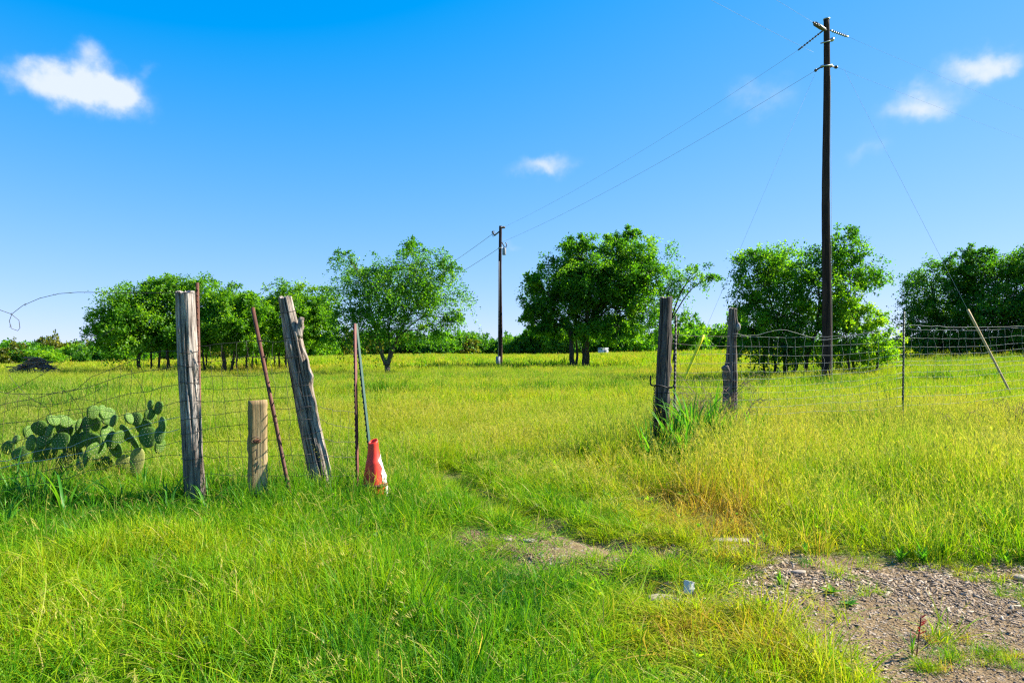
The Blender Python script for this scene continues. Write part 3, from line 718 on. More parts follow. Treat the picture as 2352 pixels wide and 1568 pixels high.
# shed, mast, marker far off
def shed():
    c = at(1376, 812, 132); r = thing('white_shed', 'tiny white shed at the foot of the far hedgerow behind the large tree', 'shed', (c[0], c[1] - 6, tz1(c[0], 132)))
    x, y, z = OFF[r]
    part('wall', *box((x, y, z + .55), (.85, .8, .62)), 'wall_white', r)
    V = np.array([[-.95, -.9, 1.175], [.95, -.9, 1.175], [.95, .9, 1.175], [-.95, .9, 1.175], [-.95, 0, 1.4], [.95, 0, 1.4]]) + OFF[r]
    part('roof', V, [np.array([[0, 1, 5, 4], [2, 3, 4, 5], [3, 2, 1, 0]]), np.array([[0, 4, 3], [1, 2, 5]])], 'roof_grey', r)
    part('door', *box((x + .3, y - .812, z + .45), (.28, .012, .55)), 'transformer_grey', r)
shed()
def mast():
    c = at(1100, 806, 210); z = tz1(c[0], 210)
    r = thing('radio_mast', 'thin grey mast on the skyline left of the far pole', 'mast', (c[0], 210, z))
    part('shaft', *tube([(c[0], 210, z - .5), (c[0], 210, CAMZ + 23 * 210 / F)], [.09, .05], 5), 'steel_galv', r)
    part('antenna', *tube([(c[0] - .5, 210, CAMZ + 20 * 210 / F), (c[0] + .5, 210, CAMZ + 20 * 210 / F)], .04, 4), 'steel_galv', r)
mast()

# ------------------------------------------------------------------ wooden posts
def wood_post(label, base, top, prof, mat, seed, knots=(), ncr=9, depth=.16, twist=.3, name='wooden_post', sink=.25, rough=.06, group=None):
    base = np.asarray(base, float); top = np.asarray(top, float); L = float(np.linalg.norm(top - base)); d = (top - base) / L
    q = Vector((0, 0, 1)).rotation_difference(Vector(d))
    root = thing(name, label, 'post', tuple(base), group, rot=q)
    rng = np.random.default_rng(seed); S, Rn = 84, 110
    th = np.arange(S) * 2 * math.pi / S; t = np.linspace(-sink / L, 1, Rn)
    TT, TH = np.meshgrid(t, th, indexing='ij')
    r = np.interp(TT, [p[0] for p in prof], [p[1] for p in prof])
    cx, sx = np.cos(TH + twist * TT), np.sin(TH + twist * TT)
    g = fbm(cx * 2.2 + 7 + seed, sx * 2.2 + TT * 2.3, seed) - .5
    f = fbm(TH * 6 + seed, TT * L * 2.5, seed + 3, 3); f2 = vn(TH * 14 + seed, TT * L * 3, seed + 9)
    f = np.where(TH > 5.6, f * (1 - (TH - 5.6) / .68) + fbm((TH - 2 * math.pi) * 6 + seed, TT * L * 2.5, seed + 3, 3) * (TH - 5.6) / .68, f)
    fac = 1 + g * .26 + (f - .5) * rough * 3.2 + (f2 - .5) * rough
    cav = np.zeros_like(fac)
    for k in range(ncr):
        a0 = rng.uniform(0, 2 * math.pi); t0 = rng.uniform(-.1, .75); t1 = t0 + rng.uniform(.18, .8)
        if k % 3 == 0: t1 = 1.2
        w = rng.uniform(.035, .085); dp = depth * rng.uniform(.5, 1.3)
        a = a0 - twist * TT * .4 + .12 * np.sin(TT * rng.uniform(4, 11) + k) + .06 * (vn(TT * 22, TT * 0 + k, seed) - .5)
        da = (TH - a + math.pi) % (2 * math.pi) - math.pi
        env = sst((TT - t0) / .08) * sst((t1 - TT) / .1)
        c = np.exp(-(da / w) ** 2) * env
        fac -= dp * c; cav = np.maximum(cav, c * env)
    for (a0, tk, amp, wa, wt) in knots:
        da = (TH - math.radians(a0) + math.pi) % (2 * math.pi) - math.pi
        fac += amp / np.maximum(r, .02) * np.exp(-(da / math.radians(wa)) ** 2 - ((TT - tk) / wt) ** 2)
    R = r * fac
    Z = TT * L
    V = np.stack([R * np.cos(TH), R * np.sin(TH), Z], -1)
    jag = (fbm(np.cos(th) * 3 + seed, np.sin(th) * 3, seed + 5) - .5) * .06
    V[-1, :, 2] += jag; V[-2, :, 2] += jag * .7
    V = V.reshape(-1, 3)
    i, j = np.meshgrid(np.arange(Rn - 1), np.arange(S), indexing='ij'); j2 = (j + 1) % S
    Q = np.stack([i * S + j, i * S + j2, (i + 1) * S + j2, (i + 1) * S + j], -1).reshape(-1, 4)
    part('shaft', V, [Q], mat, root, attrs={'cav': cav.ravel()})
    rim = V[(Rn - 1) * S:]; inner = rim * np.array([.55, .55, 1]) + np.array([0, 0, .004]); inner[:, 2] += rng.normal(size=S) * .002
    cv = np.vstack([rim * np.array([.995, .995, 1]), inner, [[0, 0, inner[:, 2].mean() - .006]]])
    a = np.arange(S); b = (a + 1) % S
    part('cut_top', cv, [np.stack([a, b, S + b, S + a], 1), np.stack([S + a, S + b, np.full(S, 2 * S)], 1)], 'cut_wood', root, attrs={'cav': np.zeros(len(cv))})
    return root, L
def gp(px, Y, dz=0):
    x = (px - CX) * Y / F; return np.array([x, Y, tz1(x, Y) + dz])
def stub(root, p0, p1, r0, r1, mat, seed, name='branch_stub'):
    rng = np.random.default_rng(seed); P = spline([p0, (np.array(p0) + p1) / 2 + rng.normal(size=3) * .006, p1], 8)
    V, Fc = tube(P, np.linspace(r0, r1, 8) * (1 + rng.normal(size=8) * .04), 14)
    V += rng.normal(size=V.shape) * .0035
    return part(name, V, Fc, mat, root, attrs={'cav': np.zeros(len(V))})
def wraps(root, prof, ts, r=.0022, mat='wire_dark'):
    for k, t in enumerate(ts):
        L = root['_L']; rad = np.interp(t, [p[0] for p in prof], [p[1] for p in prof]) * 1.12
        a = np.linspace(0, 2 * math.pi, 40)
        P = np.stack([rad * np.cos(a), rad * np.sin(a), t * L + .012 * np.sin(a * 1 + k)], 1)
        part('wire_wrap', *tube(P, r, 4, False), mat, root)
    del root['_L']

PA, PAt = gp(449, 6.095), at(425, 672, 6.095)
pr = [(0, .085), (.5, .081), (1, .078)]
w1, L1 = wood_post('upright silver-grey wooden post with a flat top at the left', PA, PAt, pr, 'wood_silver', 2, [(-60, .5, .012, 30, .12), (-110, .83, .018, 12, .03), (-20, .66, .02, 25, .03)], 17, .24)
w1['_L'] = L1; wraps(w1, pr, [.245, .36, .42, .5, .585, .665, .73])
PB, PBt = gp(747, 6.539), at(655, 684, 6.615)
pr = [(0, .104), (.3, .098), (.6, .094), (.72, .09), (.82, .08), (.9, .07), (1, .062)]
w2, L2 = wood_post('gnarled wooden post leaning left with a broken branch stub', PB, PBt, pr, 'wood_grey', 4, [(-25, .68, .03, 28, .05), (-15, .60, .035, 22, .035), (-40, .80, .02, 25, .04), (-100, .76, .018, 18, .03), (-35, .47, .02, 26, .04)], 17, .25, .5)
stub(w2, np.array([.05, -.03, .80 * L2]), np.array([.135, -.045, .885 * L2]), .05, .022, 'wood_grey', 1)
w2['_L'] = L2; wraps(w2, pr, [.2, .33, .45, .57, .7, .8, .93])
PC, PCt = gp(1515, 8.883), at(1530, 684, 8.929)
pr = [(0, .09), (.4, .088), (.7, .083), (1, .073)]
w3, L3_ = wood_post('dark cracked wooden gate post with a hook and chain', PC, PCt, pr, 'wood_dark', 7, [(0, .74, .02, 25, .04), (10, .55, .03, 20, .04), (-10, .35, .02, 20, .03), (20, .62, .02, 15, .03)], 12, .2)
part('hook', *tube(spline([np.array([-.05, -.05, .44 * L3_]), np.array([-.12, -.06, .44 * L3_]), np.array([-.165, -.06, .445 * L3_]), np.array([-.172, -.06, .475 * L3_]), np.array([-.172, -.06, .50 * L3_])], 16), .010, 8), 'black_steel', w3)
part('hook', *tube(spline([np.array([.06, -.06, .43 * L3_]), np.array([.12, -.06, .435 * L3_]), np.array([.135, -.06, .45 * L3_])], 8), .012, 8), 'black_steel', w3)
w3['_L'] = L3_; wraps(w3, pr, [.29, .31, .395], .004, 'black_steel')
PD, PDt = gp(1674, 10.753), at(1683, 708, 10.753)
pr = [(0, .112), (.3, .104), (.5, .098), (.6, .076), (.75, .068), (1, .063)]
w4, L4 = wood_post('brown-grey wooden fence post with a sawn side branch and pale knob', PD, PDt, pr, 'wood_brown', 9, [(-20, .86, .04, 26, .045), (185, .5, .025, 35, .06), (0, .62, .015, 25, .05)], 11, .17)
stub(w4, np.array([-.04, -.03, .46 * L4]), np.array([-.125, -.07, .555 * L4]), .062, .055, 'wood_brown', 3)
part('pale_knob', *lathe([(.012, -.07), (.03, -.05), (.04, -.01), (.036, .03), (.012, .06)], 12, Matrix.Translation((.082, -.035, .86 * L4))), 'cut_wood', w4, attrs={'cav': np.zeros(60)})
w4['_L'] = L4; wraps(w4, pr, [.2, .34, .44, .7])

# sawn board
def board():
    b = gp(592, 6.143); h = CAMZ - (913 - HY) * 6.5 / F - b[2]; yaw = math.radians(24)
    r = thing('timber_board', 'short sawn tan board standing between the two left posts', 'board', tuple(b), rot=Quaternion((0, 0, 1), yaw))
    W, T = .082, .02; n = 30; zs = np.linspace(-.2, h, n); V = []
    rng = np.random.default_rng(3)
    prof = [(-W, -T), (-W * .5, -T), (0, -T), (W * .5, -T), (W, -T), (W, T), (0, T), (-W, T)]
    for k, z in enumerate(zs):
        for i, (x, y) in enumerate(prof):
            V.append((x + (rng.normal() * .0012 if abs(x) < W else rng.normal() * .002 - (.006 if (i in (0, 7) and 17 < k < 21) else 0)), y + rng.normal() * .0006, z + (rng.normal() * .002 + x * .03 if k == n - 1 else 0)))
    m = len(prof); i, j = np.meshgrid(np.arange(n - 1), np.arange(m), indexing='ij'); j2 = (j + 1) % m
    Q = np.stack([i * m + j, i * m + j2, (i + 1) * m + j2, (i + 1) * m + j], -1).reshape(-1, 4)
    part('plank', np.array(V), [Q, np.array([[(n - 1) * m + k for k in range(m)]])], 'wood_board', r, attrs={'cav': np.zeros(len(V))})
    part('knot', *lathe([(.034, 0), (.03, .004), (.018, .006), (.003, .004)], 16, Matrix.Translation((-.01, -T - .001, h * .62)) @ Matrix.Rotation(math.radians(90), 4, 'X') @ Matrix.Scale(.6, 4, (0, 1, 0))), 'rust_steel', r)
    part('wire_hook', *tube(spline([(-.03, -.022, h * .6), (-.06, -.04, h * .63), (-.03, -.055, h * .665), (.015, -.04, h * .65), (.02, -.022, h * .635)], 14), .004, 6), 'wire_rust', r)
    for zf in (.50, .375):
        part('nail', *tube(spline([(-.012, -.018, h * (zf + .045)), (-.012, -.034, h * (zf + .04)), (-.012, -.036, h * zf), (-.02, -.034, h * (zf - .05))], 8), .0042, 6), 'black_steel', r)
board()

# steel posts
def tpost(label, base, top, mat, yaw, w=.0155, cat='fence post', group=None):
    base = np.asarray(base, float); top = np.asarray(top, float); d = top - base; L = float(np.linalg.norm(d)); u = Vector(d / L)
    q = Vector((0, 0, 1)).rotation_difference(u) @ Quaternion((0, 0, 1), yaw)
    r = thing('steel_post', label, cat, tuple(base), group, rot=q)
    a = .0035
    sec = [(-w, -a), (w, -a), (w, a), (a, a), (a, w * 1.5), (-a, w * 1.5), (-a, a), (-w, a)]
    V = np.array([(x, y, z) for z in (-.3, L) for x, y in sec]); m = 8
    Q = np.array([[k, (k + 1) % m, m + (k + 1) % m, m + k] for k in range(m)])
    top_f = [np.array([[8, 9, 10, 15]]), np.array([[11, 12, 13, 14]])]
    part('stem', V, [np.concatenate([Q] + top_f)], mat, r)
    S = [box((0, -a - .005, z), (.005, .004, .009)) for z in np.arange(.12, L - .03, .055)]
    part('stud_row', *join(S), mat, r)
    return r
tpost('rusty steel post rising behind the upright silver post', gp(462, 6.294), at(453, 649, 6.294), 'rust_steel', math.radians(20))
tpost('reddish rusty steel post, left of the pair propped together beside the cone', gp(820, 6.596), at(813, 743, 6.596), 'rust_red', math.radians(-60))
tpost('dark green steel post slanting down behind the red cone', gp(860, 6.596), at(816, 743, 6.643), 'green_paint', math.radians(-60))
tpost('thin black steel post right beside the dark gate post', gp(1548, 9.210), at(1553, 725, 9.210), 'black_steel', math.radians(30))
tpost('thin dark green steel post in the right-hand wire fence', gp(2073, 11.220), at(2077, 715, 11.220), 'dark_green_paint', math.radians(10))
def angle_iron():
    b = gp(668, 6.161); t = at(576, 706, 6.256); d = t - b; L = float(np.linalg.norm(d))
    q = Vector((0, 0, 1)).rotation_difference(Vector(d / L)) @ Quaternion((0, 0, 1), math.radians(25))
    r = thing('iron_bar', 'rusty angle iron bar leaning left between the board and the gnarled post', 'bar', tuple(b), rot=q)
    w, a = .032, .004
    sec = [(0, 0), (w, 0), (w, a), (a, a), (a, w), (0, w)]; zz = [-.15, L]
    V = np.array([(x, y, z) for z in zz for x, y in sec]); m = 6
    Q = np.array([[k, (k + 1) % m, m + (k + 1) % m, m + k] for k in range(m)] + [[6, 7, 8, 9], [6, 9, 10, 11]])
    part('bar', V, [Q], 'rust_steel', r)
    for z in (.45, .62, .75, .83):
        part('notch_clip', *box((w + .004, a * .5, z * L), (.006, .005, .004)), 'rust_steel', r)
angle_iron()

# cone
def cone():
    b = gp(862, 6.332); t = at(857, 1012, 6.332); d = t - b; L = float(np.linalg.norm(d))
    q = Vector((0, 0, 1)).rotation_difference(Vector(d / L))
    r = thing('traffic_cone', 'battered red traffic cone with torn white strip in the grass', 'traffic cone', tuple(b), rot=q)
    k = L / .525
    prof = [(.128, .012), (.122, .03), (.112, .09), (.104, .155), (.105, .165), (.098, .185), (.094, .2), (.079, .28), (.066, .345), (.063, .36), (.058, .368), (.046, .45), (.040, .50), (.040, .515), (.034, .525), (.028, .515), (.030, .45)]
    prof = [(a_ * 1.13, b_) for a_, b_ in prof]; P = np.array([(a_, b_ * k) for a_, b_ in prof]); S = 40
    V, Fc = lathe(P, S); rng = np.random.default_rng(4)
    th = np.arctan2(V[:, 1], V[:, 0]); dent = .035 * np.exp(-((th + 2.0) / .5) ** 2) * np.exp(-((V[:, 2] - .26) / .08) ** 2) + .025 * (vn(th * 1.5 + 5, V[:, 2] * 9, 2) - .5)
    V[:, :2] *= (1 - dent)[:, None]; V[:, 2] += .018 * np.sin(th + .6) * (V[:, 2] > .46 * k)
    part('body', V, [Fc[0]], 'cone_red', r, smooth=True)
    B, BF = box((0, 0, .006), (.18, .18, .014), Matrix.Rotation(.3, 3, 'Z')); B = np.array(B)
    part('base', B, BF, 'cone_red', r)
    # torn white strip on the right: highlight and fading put into its colour
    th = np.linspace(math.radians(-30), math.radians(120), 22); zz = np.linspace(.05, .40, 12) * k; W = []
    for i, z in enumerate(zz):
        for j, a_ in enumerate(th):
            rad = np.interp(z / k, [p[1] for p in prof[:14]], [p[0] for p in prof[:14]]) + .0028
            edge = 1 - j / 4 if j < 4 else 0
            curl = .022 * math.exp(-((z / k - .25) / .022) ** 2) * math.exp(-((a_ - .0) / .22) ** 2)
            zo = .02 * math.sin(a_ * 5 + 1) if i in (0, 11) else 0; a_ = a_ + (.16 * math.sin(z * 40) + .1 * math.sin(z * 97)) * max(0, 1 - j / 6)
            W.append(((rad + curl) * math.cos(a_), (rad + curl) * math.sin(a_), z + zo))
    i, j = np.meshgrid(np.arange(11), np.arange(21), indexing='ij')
    part('highlight_strip', np.array(W), [np.stack([i * 22 + j, i * 22 + j + 1, (i + 1) * 22 + j + 1, (i + 1) * 22 + j], -1).reshape(-1, 4)], 'faded_highlight', r, smooth=True, label='torn white strip with painted highlight and fading')
    part('ring', *lathe([(.119, .161 * k), (.1215, .168 * k), (.1215, .176 * k), (.116, .186 * k)], 30), 'rust_red', r)
cone()

# chain hanging on the gate post
def chain():
    top_ = at(1503, 893, 8.770); bot = at(1501, 985, 8.770); n = 17
    r = thing('chain', 'black link chain hanging down the dark gate post', 'chain', tuple(bot))
    a = np.linspace(0, 2 * math.pi, 15)
    P = np.stack([.012 * np.cos(a), 0 * a, .021 * np.sin(a)], 1); me = np_mesh('link', *tube(P, .0042, 5, False)); me.materials.append(MATS['black_steel'])
    for k in range(n):
        p = top_ + (bot - top_) * (k / (n - 1)) + np.array([.004 * math.sin(k * .9), -.004, 0])
        inst('link', me, r, Matrix.Translation(p) @ Matrix.Rotation(math.radians(90 * (k % 2) + 25), 4, 'Z'))
    part('hanger', *tube(spline([at(1503, 890, 8.770), at(1506, 884, 8.752), at(1520, 886, 8.724), at(1532, 890, 8.752)], 12), .009, 6), 'black_steel', r)
chain()

# ------------------------------------------------------------------ wire fences
def wire_from_px(pts, r, n=None, jit=.004, seed=0):
    P = np.array([at(*p) for p in pts]); n = n or max(12, int(np.linalg.norm(np.diff(P, axis=0), axis=1).sum() / .12))
    Q = spline(P, n); rng = np.random.default_rng(seed); Q[1:-1] += rng.normal(size=(n - 2, 3)) * jit
    return Q
def woven(label, rows, mats, radii, stay_px, stay_rows, seed, stay_r=.0012, lean=0.0, loc_px=None, jit=.004):
    """rows: list of px polylines (px,py,Y). stays run from row to row."""
    rng = np.random.default_rng(seed)
    first = at(*rows[-1][0]); root = thing('wire_fence', label, 'fence', tuple(first))
    curves = []
    for k, pts in enumerate(rows):
        Q = wire_from_px(pts, radii[k], jit=jit, seed=seed * 31 + k); curves.append(Q)
        part('line_wire', *tube(Q, radii[k], 5), mats[k], root)
    def on(k, px):
        Q = curves[k]; qx = CX + F * Q[:, 0] / Q[:, 1]; o = np.argsort(qx)
        if px < qx.min() - 1 or px > qx.max() + 1: return None
        return np.array([np.interp(px, qx[o], Q[o, c]) for c in range(3)])
    for px in stay_px:
        a, b = stay_rows(px) if callable(stay_rows) else stay_rows
        pts = []
        for k in range(a, b + 1):
            p = on(k, px + lean * (k - a) + rng.normal() * 2.0)
            if p is not None: pts.append(p)
        if len(pts) < 2: continue
        P = spline(pts, len(pts) * 3); P[:, 0] += rng.normal(size=len(P)) * .004
        part('stay_wire', *tube(P, stay_r, 4), mats[min(a + 1, len(mats) - 1)], root)
    return root
gR = [756, 766, 787, 811, 833, 854, 871, 886, 900, 916, 931, 946]
r2R = [766, 772, 795, 813, 833, 853, 872, 888, 902, 919, 936, 952]
midR = [780, 773, 794, 816, 833, 850, 861, 880, 894, 910, 926, 944]
tR = [746, 756, 776, 796, 813, 829, 838, 855, 866, 889, 910, 931]
eR = [749, 753, 771, 788, 801, 816, 828, 837, 852, 872, 890, 906]
RW = [.0030] + [.0021] * 5 + [.0030] + [.0021] * 3 + [.0025] * 2
rowsA = [[(1524, gR[i], 8.864), (1600, (gR[i] + r2R[i]) / 2 + 2, 9.724), (1676, r2R[i], 10.622)] for i in range(1, 12)]
woven('slack woven wire between the dark gate post and the brown-grey post', rowsA, ['wire_dark'] * 11, [.0022] * 11, list(np.arange(1562, 1672, 18)), (0, 10), 5)
rowsB = []
for i in range(12):
    mid = [(1735, r2R[i] * .8 + midR[i] * .2 + 1, 10.753), (1800, 757 if i == 0 else (r2R[i] + midR[i]) / 2 + 2, 10.846), (1888, midR[i], 10.986), (1985, (midR[i] + tR[i]) / 2 + (4 if i else 2), 11.080)]
    rowsB.append([(1682, r2R[i], 10.631)] + mid + [(2073, tR[i], 11.183)])
woven('pale woven wire strung past the tall pole to the thin green post', rowsB, ['wire_zinc'] * 12, RW, list(np.arange(1702, 2070, 21)), (1, 11), 6)
rowsC = [[(2079, tR[i], 11.183), (2140, tR[i] + 2 - .2 * (tR[i] - eR[i]), 11.267), (2230, (tR[i] + eR[i]) / 2 + 4, 11.407), (2352, eR[i], 11.594), (2480, eR[i] - 4, 11.874)] for i in range(12)]
woven('pale woven wire running from the thin green post to the right edge', rowsC, ['wire_zinc'] * 12, RW, list(np.arange(2094, 2470, 18)), (1, 11), 7)
a1 = [794, 831, 866, 895, 925, 955, 985, 1015, 1050, 1085]; a2 = [781, 819, 853, 884, 908, 933, 962, 1006, 1042, 1088]
rowsD = [[(452, a1[i], 6.048), (505, a1[i] * .6 + a2[i] * .4 + 3, 6.105), (572, a1[i] * .3 + a2[i] * .7 - (2 if i < 2 else -4), 6.199), (640, a2[i] + 4, 6.237), (690 if i < 3 else 715, a2[i], 6.256)] for i in range(10)]
woven('sagging woven wire between the upright and the gnarled left posts', rowsD, ['wire_dark'] * 10, [.0022] * 10, [485, 508, 540, 566, 622, 655, 682], lambda px: (0, 9), 8, .0017, 2.0, jit=.006)
a3 = [0, 0, 0, 890, 915, 945, 985, 1014, 1050, 1092]
rowsE = [[(735, a2[i], 6.256), (770, a2[i] * .5 + a3[i] * .5 + 3, 6.379), (816, a3[i], 6.558)] for i in range(5, 10)]
woven('short piece of woven wire from the gnarled post to the rusty steel post', rowsE, ['wire_dark'] * 5, [.0022] * 5, [765, 782, 800], (0, 4), 9)
rowsF = [[(406, 806, 6.029), (336, 817, 5.982), (240, 852, 5.916), (150, 902, 5.859), (60, 906, 5.812), (-80, 902, 5.717)],
         [(410, 840, 6.029), (356, 849, 5.991), (230, 878, 5.906), (144, 898, 5.840), (0, 932, 5.764), (-80, 940, 5.717)],
         [(410, 883, 6.029), (316, 905, 5.972), (180, 938, 5.878), (90, 958, 5.812), (0, 977, 5.764), (-80, 985, 5.717)],
         [(412, 921, 6.029), (320, 945, 5.972), (180, 983, 5.878), (80, 1006, 5.812), (-80, 1030, 5.717)],
         [(412, 957, 6.029), (322, 978, 5.972), (233, 1003, 5.906), (125, 1032, 5.831), (0, 1058, 5.764), (-80, 1070, 5.717)],
         [(412, 985, 6.029), (322, 1000, 5.972), (233, 1018, 5.906), (120, 1055, 5.831), (-80, 1085, 5.717)],
         [(414, 1012, 6.029), (300, 1032, 5.963), (180, 1062, 5.878), (60, 1092, 5.802), (-80, 1105, 5.717)],
         [(416, 1045, 6.029), (300, 1062, 5.963), (180, 1088, 5.878), (40, 1120, 5.783), (-80, 1128, 5.717)]]
woven('collapsed rusty woven wire slumping left from the upright silver post over the cactus', rowsF, ['wire_dark', 'wire_rust', 'wire_dark', 'wire_rust', 'wire_zinc', 'wire_zinc', 'wire_rust', 'wire_dark'], [.0024] * 8, list(np.arange(20, 400, 26)), lambda px: (0, 7 if px % 4 < 2 else 5), 10, .0017, -5.0, jit=.012)
def loose(label, pts, mat, r, seed, barbs=False, name='loose_wire', cat='wire'):
    Q = wire_from_px(pts, r, jit=.004, seed=seed); rng = np.random.default_rng(seed)
    root = thing(name, label, cat, tuple(Q[-1]))
    part('strand', *tube(Q, r, 5), mat, root)
    if barbs:
        s = np.concatenate([[0], np.cumsum(np.linalg.norm(np.diff(Q, axis=0), axis=1))])
        for d in np.arange(.08, s[-1], .125):
            p = np.array([np.interp(d, s, Q[:, c]) for c in range(3)]); v = norm(rng.normal(size=3)); w_ = norm(rng.normal(size=3))
            part('barb', *join([tube([p - v * .014, p + v * .014], [.0008, .0016], 4), tube([p - w_ * .013, p + w_ * .013], [.0016, .0008], 4)]), mat, root)
loose('barbed wire strand curling in a loop against the sky at the upper left', [(452, 676, 6.010), (440, 673, 5.982), (400, 672, 5.982), (259, 672, 5.953), (230, 671, 5.944), (180, 670, 5.925), (135, 674, 5.906), (90, 685, 5.878), (50, 701, 5.859), (27, 723, 5.859), (22, 738, 5.868), (27, 755, 5.887), (40, 760, 5.906), (48, 752, 5.897), (45, 736, 5.878), (27, 721, 5.840), (0, 713, 5.812), (-70, 690, 5.764)], 'wire_dark', .0024, 3, True, 'barbed_wire', 'barbed wire')
loose('bent loose wire rising steeply above the slumped fence at the left', [(262, 752, 5.953), (230, 773, 5.935), (180, 806, 5.906), (126, 843, 5.859), (60, 880, 5.821), (10, 905, 5.802)], 'wire_dark', .0022, 21, True)
for k, pts in enumerate([[(20, 860, 5.764), (60, 905, 5.764), (110, 940, 5.783), (128, 985, 5.783)], [(140, 890, 5.859), (180, 930, 5.878), (200, 1000, 5.859), (190, 1060, 5.859)], [(250, 880, 5.906), (205, 905, 5.859), (150, 925, 5.859), (90, 925, 5.821), (40, 900, 5.812)], [(300, 850, 5.953), (330, 900, 5.953), (340, 960, 5.953)], [(0, 950, 5.764), (50, 930, 5.764), (110, 935, 5.764), (170, 915, 5.859), (235, 925, 5.859)], [(60, 990, 5.764), (100, 960, 5.764), (150, 955, 5.859), (230, 940, 5.859), (270, 950, 5.859)]]):
    loose(['stray wire drooping at the far left of the slumped fence', 'stray wire hanging straight down across the middle of the cactus', 'stray wire looping level above the left half of the cactus', 'stray wire bending down left of the upright silver post', 'stray wire wandering level just above the cactus from the left edge', 'stray wire looping low over the left pads of the cactus'][k], pts, 'wire_rust' if k % 2 else 'wire_dark', .0018, 40 + k)

# ------------------------------------------------------------------ prickly pear
def cactus():
    nu, nv = 18, 12; V = []
    for i in range(nv + 1):
        ph = math.pi * i / nv
        for j in range(nu):
            a = 2 * math.pi * j / nu; z = .5 - .5 * math.cos(ph); s = math.sin(ph) ** .9
            x = .5 * s * math.cos(a) * (.80 + .32 * z); sy = s * math.sin(a); y = .5 * np.sign(sy) * abs(sy) ** .75
            V.append((x, y, z))
    V = np.array(V); i, j = np.meshgrid(np.arange(nv), np.arange(nu), indexing='ij'); j2 = (j + 1) % nu
    Q = np.stack([i * nu + j, i * nu + j2, (i + 1) * nu + j2, (i + 1) * nu + j], -1).reshape(-1, 4)
    items = [(V, [Q])]; nq = len(Q); sp = []
    for side in (-1, 1):
        for zi in np.arange(.18, .95, .15):
            for xi in np.arange(-.36, .37, .17):
                x = xi + (.08 if int(round(zi / .15)) % 2 else 0); hw = .5 * math.sqrt(max(0, 1 - (2 * zi - 1) ** 2)) * (.8 + .32 * zi)
                if abs(x) > hw * .85: continue
                yy = side * .5 * (max(0, 1 - (x / max(hw, .01)) ** 2)) ** .375 * math.sqrt(max(0, 1 - (2 * zi - 1) ** 2)) ** .75
                sp.append(box((x, yy, zi), (.011, .05, .011)))
    n_sp = len(sp); V2, F2 = join(items + sp)
    me = np_mesh('pad', V2, F2, None, True); me.materials.append(MATS['cactus_pad']); me.materials.append(MATS['areole'])
    mi = np.zeros(len(me.polygons), np.int32); mi[nq:] = 1; me.polygons.foreach_set('material_index', mi)
    me_old = me.copy(); me_old.materials[0] = MATS['cactus_old']
    base = gp(205, 7.2); root = thing('prickly_pear', 'prickly pear cactus with many pads behind the slumped wire', 'cactus', tuple(base))
    rng = np.random.default_rng(12)
    pads = [(590, 400, 170, 180, -20, 0), (760, 300, 140, 130, 20, 1), (900, 310, 170, 140, 30, 1), (890, 420, 150, 190, 0, 0), (1000, 400, 140, 190, -5, 2), (720, 420, 160, 180, 10, 0), (1100, 370, 130, 180, 5, 2), (1190, 360, 120, 220, -8, 0), (1290, 340, 130, 200, 5, 0), (1260, 190, 120, 170, 10, 1), (1390, 190, 130, 180, 0, 2), (1450, 240, 160, 220, 5, 1), (1525, 300, 130, 150, 0, 0), (1455, 510, 150, 270, 5, 1), (1680, 470, 220, 230, 20, 0), (1810, 280, 140, 160, -10, 0), (1720, 270, 120, 140, 0, 2), (1900, 370, 190, 190, 20, 0), (1960, 520, 200, 250, -15, 0), (2140, 360, 200, 190, 35, 0), (2110, 490, 120, 210, 0, 0), (1990, 90, 90, 120, -10, 0), (2095, 130, 110, 160, 15, 0), (1990, 230, 130, 150, 10, 1),
            (440, 450, 130, 150, 0, 2), (290, 550, 90, 110, 0, 0), (200, 660, 170, 170, -40, 0), (480, 600, 210, 170, -50, 0), (650, 560, 220, 190, -30, 0), (850, 570, 220, 210, 0, 0), (1080, 560, 220, 210, 0, 0), (1250, 570, 200, 210, 0, 0), (1780, 580, 240, 190, 40, 0), (1000, 700, 250, 200, 20, 0), (1300, 700, 220, 220, -10, 1), (1550, 680, 210, 210, 0, 0), (350, 740, 190, 170, -30, 0), (1120, 850, 220, 220, 0, 0), (1400, 880, 180, 220, 0, 0), (700, 720, 210, 190, 0, 0), (1820, 850, 150, 360, 4, 3), (1640, 870, 150, 230, 12, 3), (2110, 640, 130, 170, 10, 1), (560, 760, 200, 200, 0, 0), (900, 860, 220, 240, 0, 0), (1560, 560, 160, 260, 0, 2)]
    for (zx, zy, w, h, tilt, kind) in pads:
        px, py = (zx - 1150) * 1.08 / 5.953 + 193, 914 + zy * 1.03 / 5.953; Y = 7.2 + rng.uniform(-.32, .38)
        yaw = {0: rng.uniform(-45, 20), 1: rng.uniform(48, 72), 2: rng.uniform(75, 100) * rng.choice([-1, 1]), 3: rng.uniform(20, 40)}[kind]
        s = Y / F / 5.953; H = h * s * 1.18; W = w * s * (1.45 if kind == 1 else 1.25)
        if kind in (1, 2): W = max(W, H * .7)
        c = at(px, py, Y)
        M = Matrix.Translation(c) @ Matrix.Rotation(math.radians(yaw), 4, 'Z') @ Matrix.Rotation(math.radians(rng.uniform(-26, 26)), 4, 'X') @ Matrix.Rotation(math.radians(tilt), 4, 'Y') @ Matrix.Translation((0, 0, -H / 2)) @ Matrix.Diagonal((W, .042, H, 1))
        inst('pad', me_old if kind == 3 else me, root, M)
cactus()

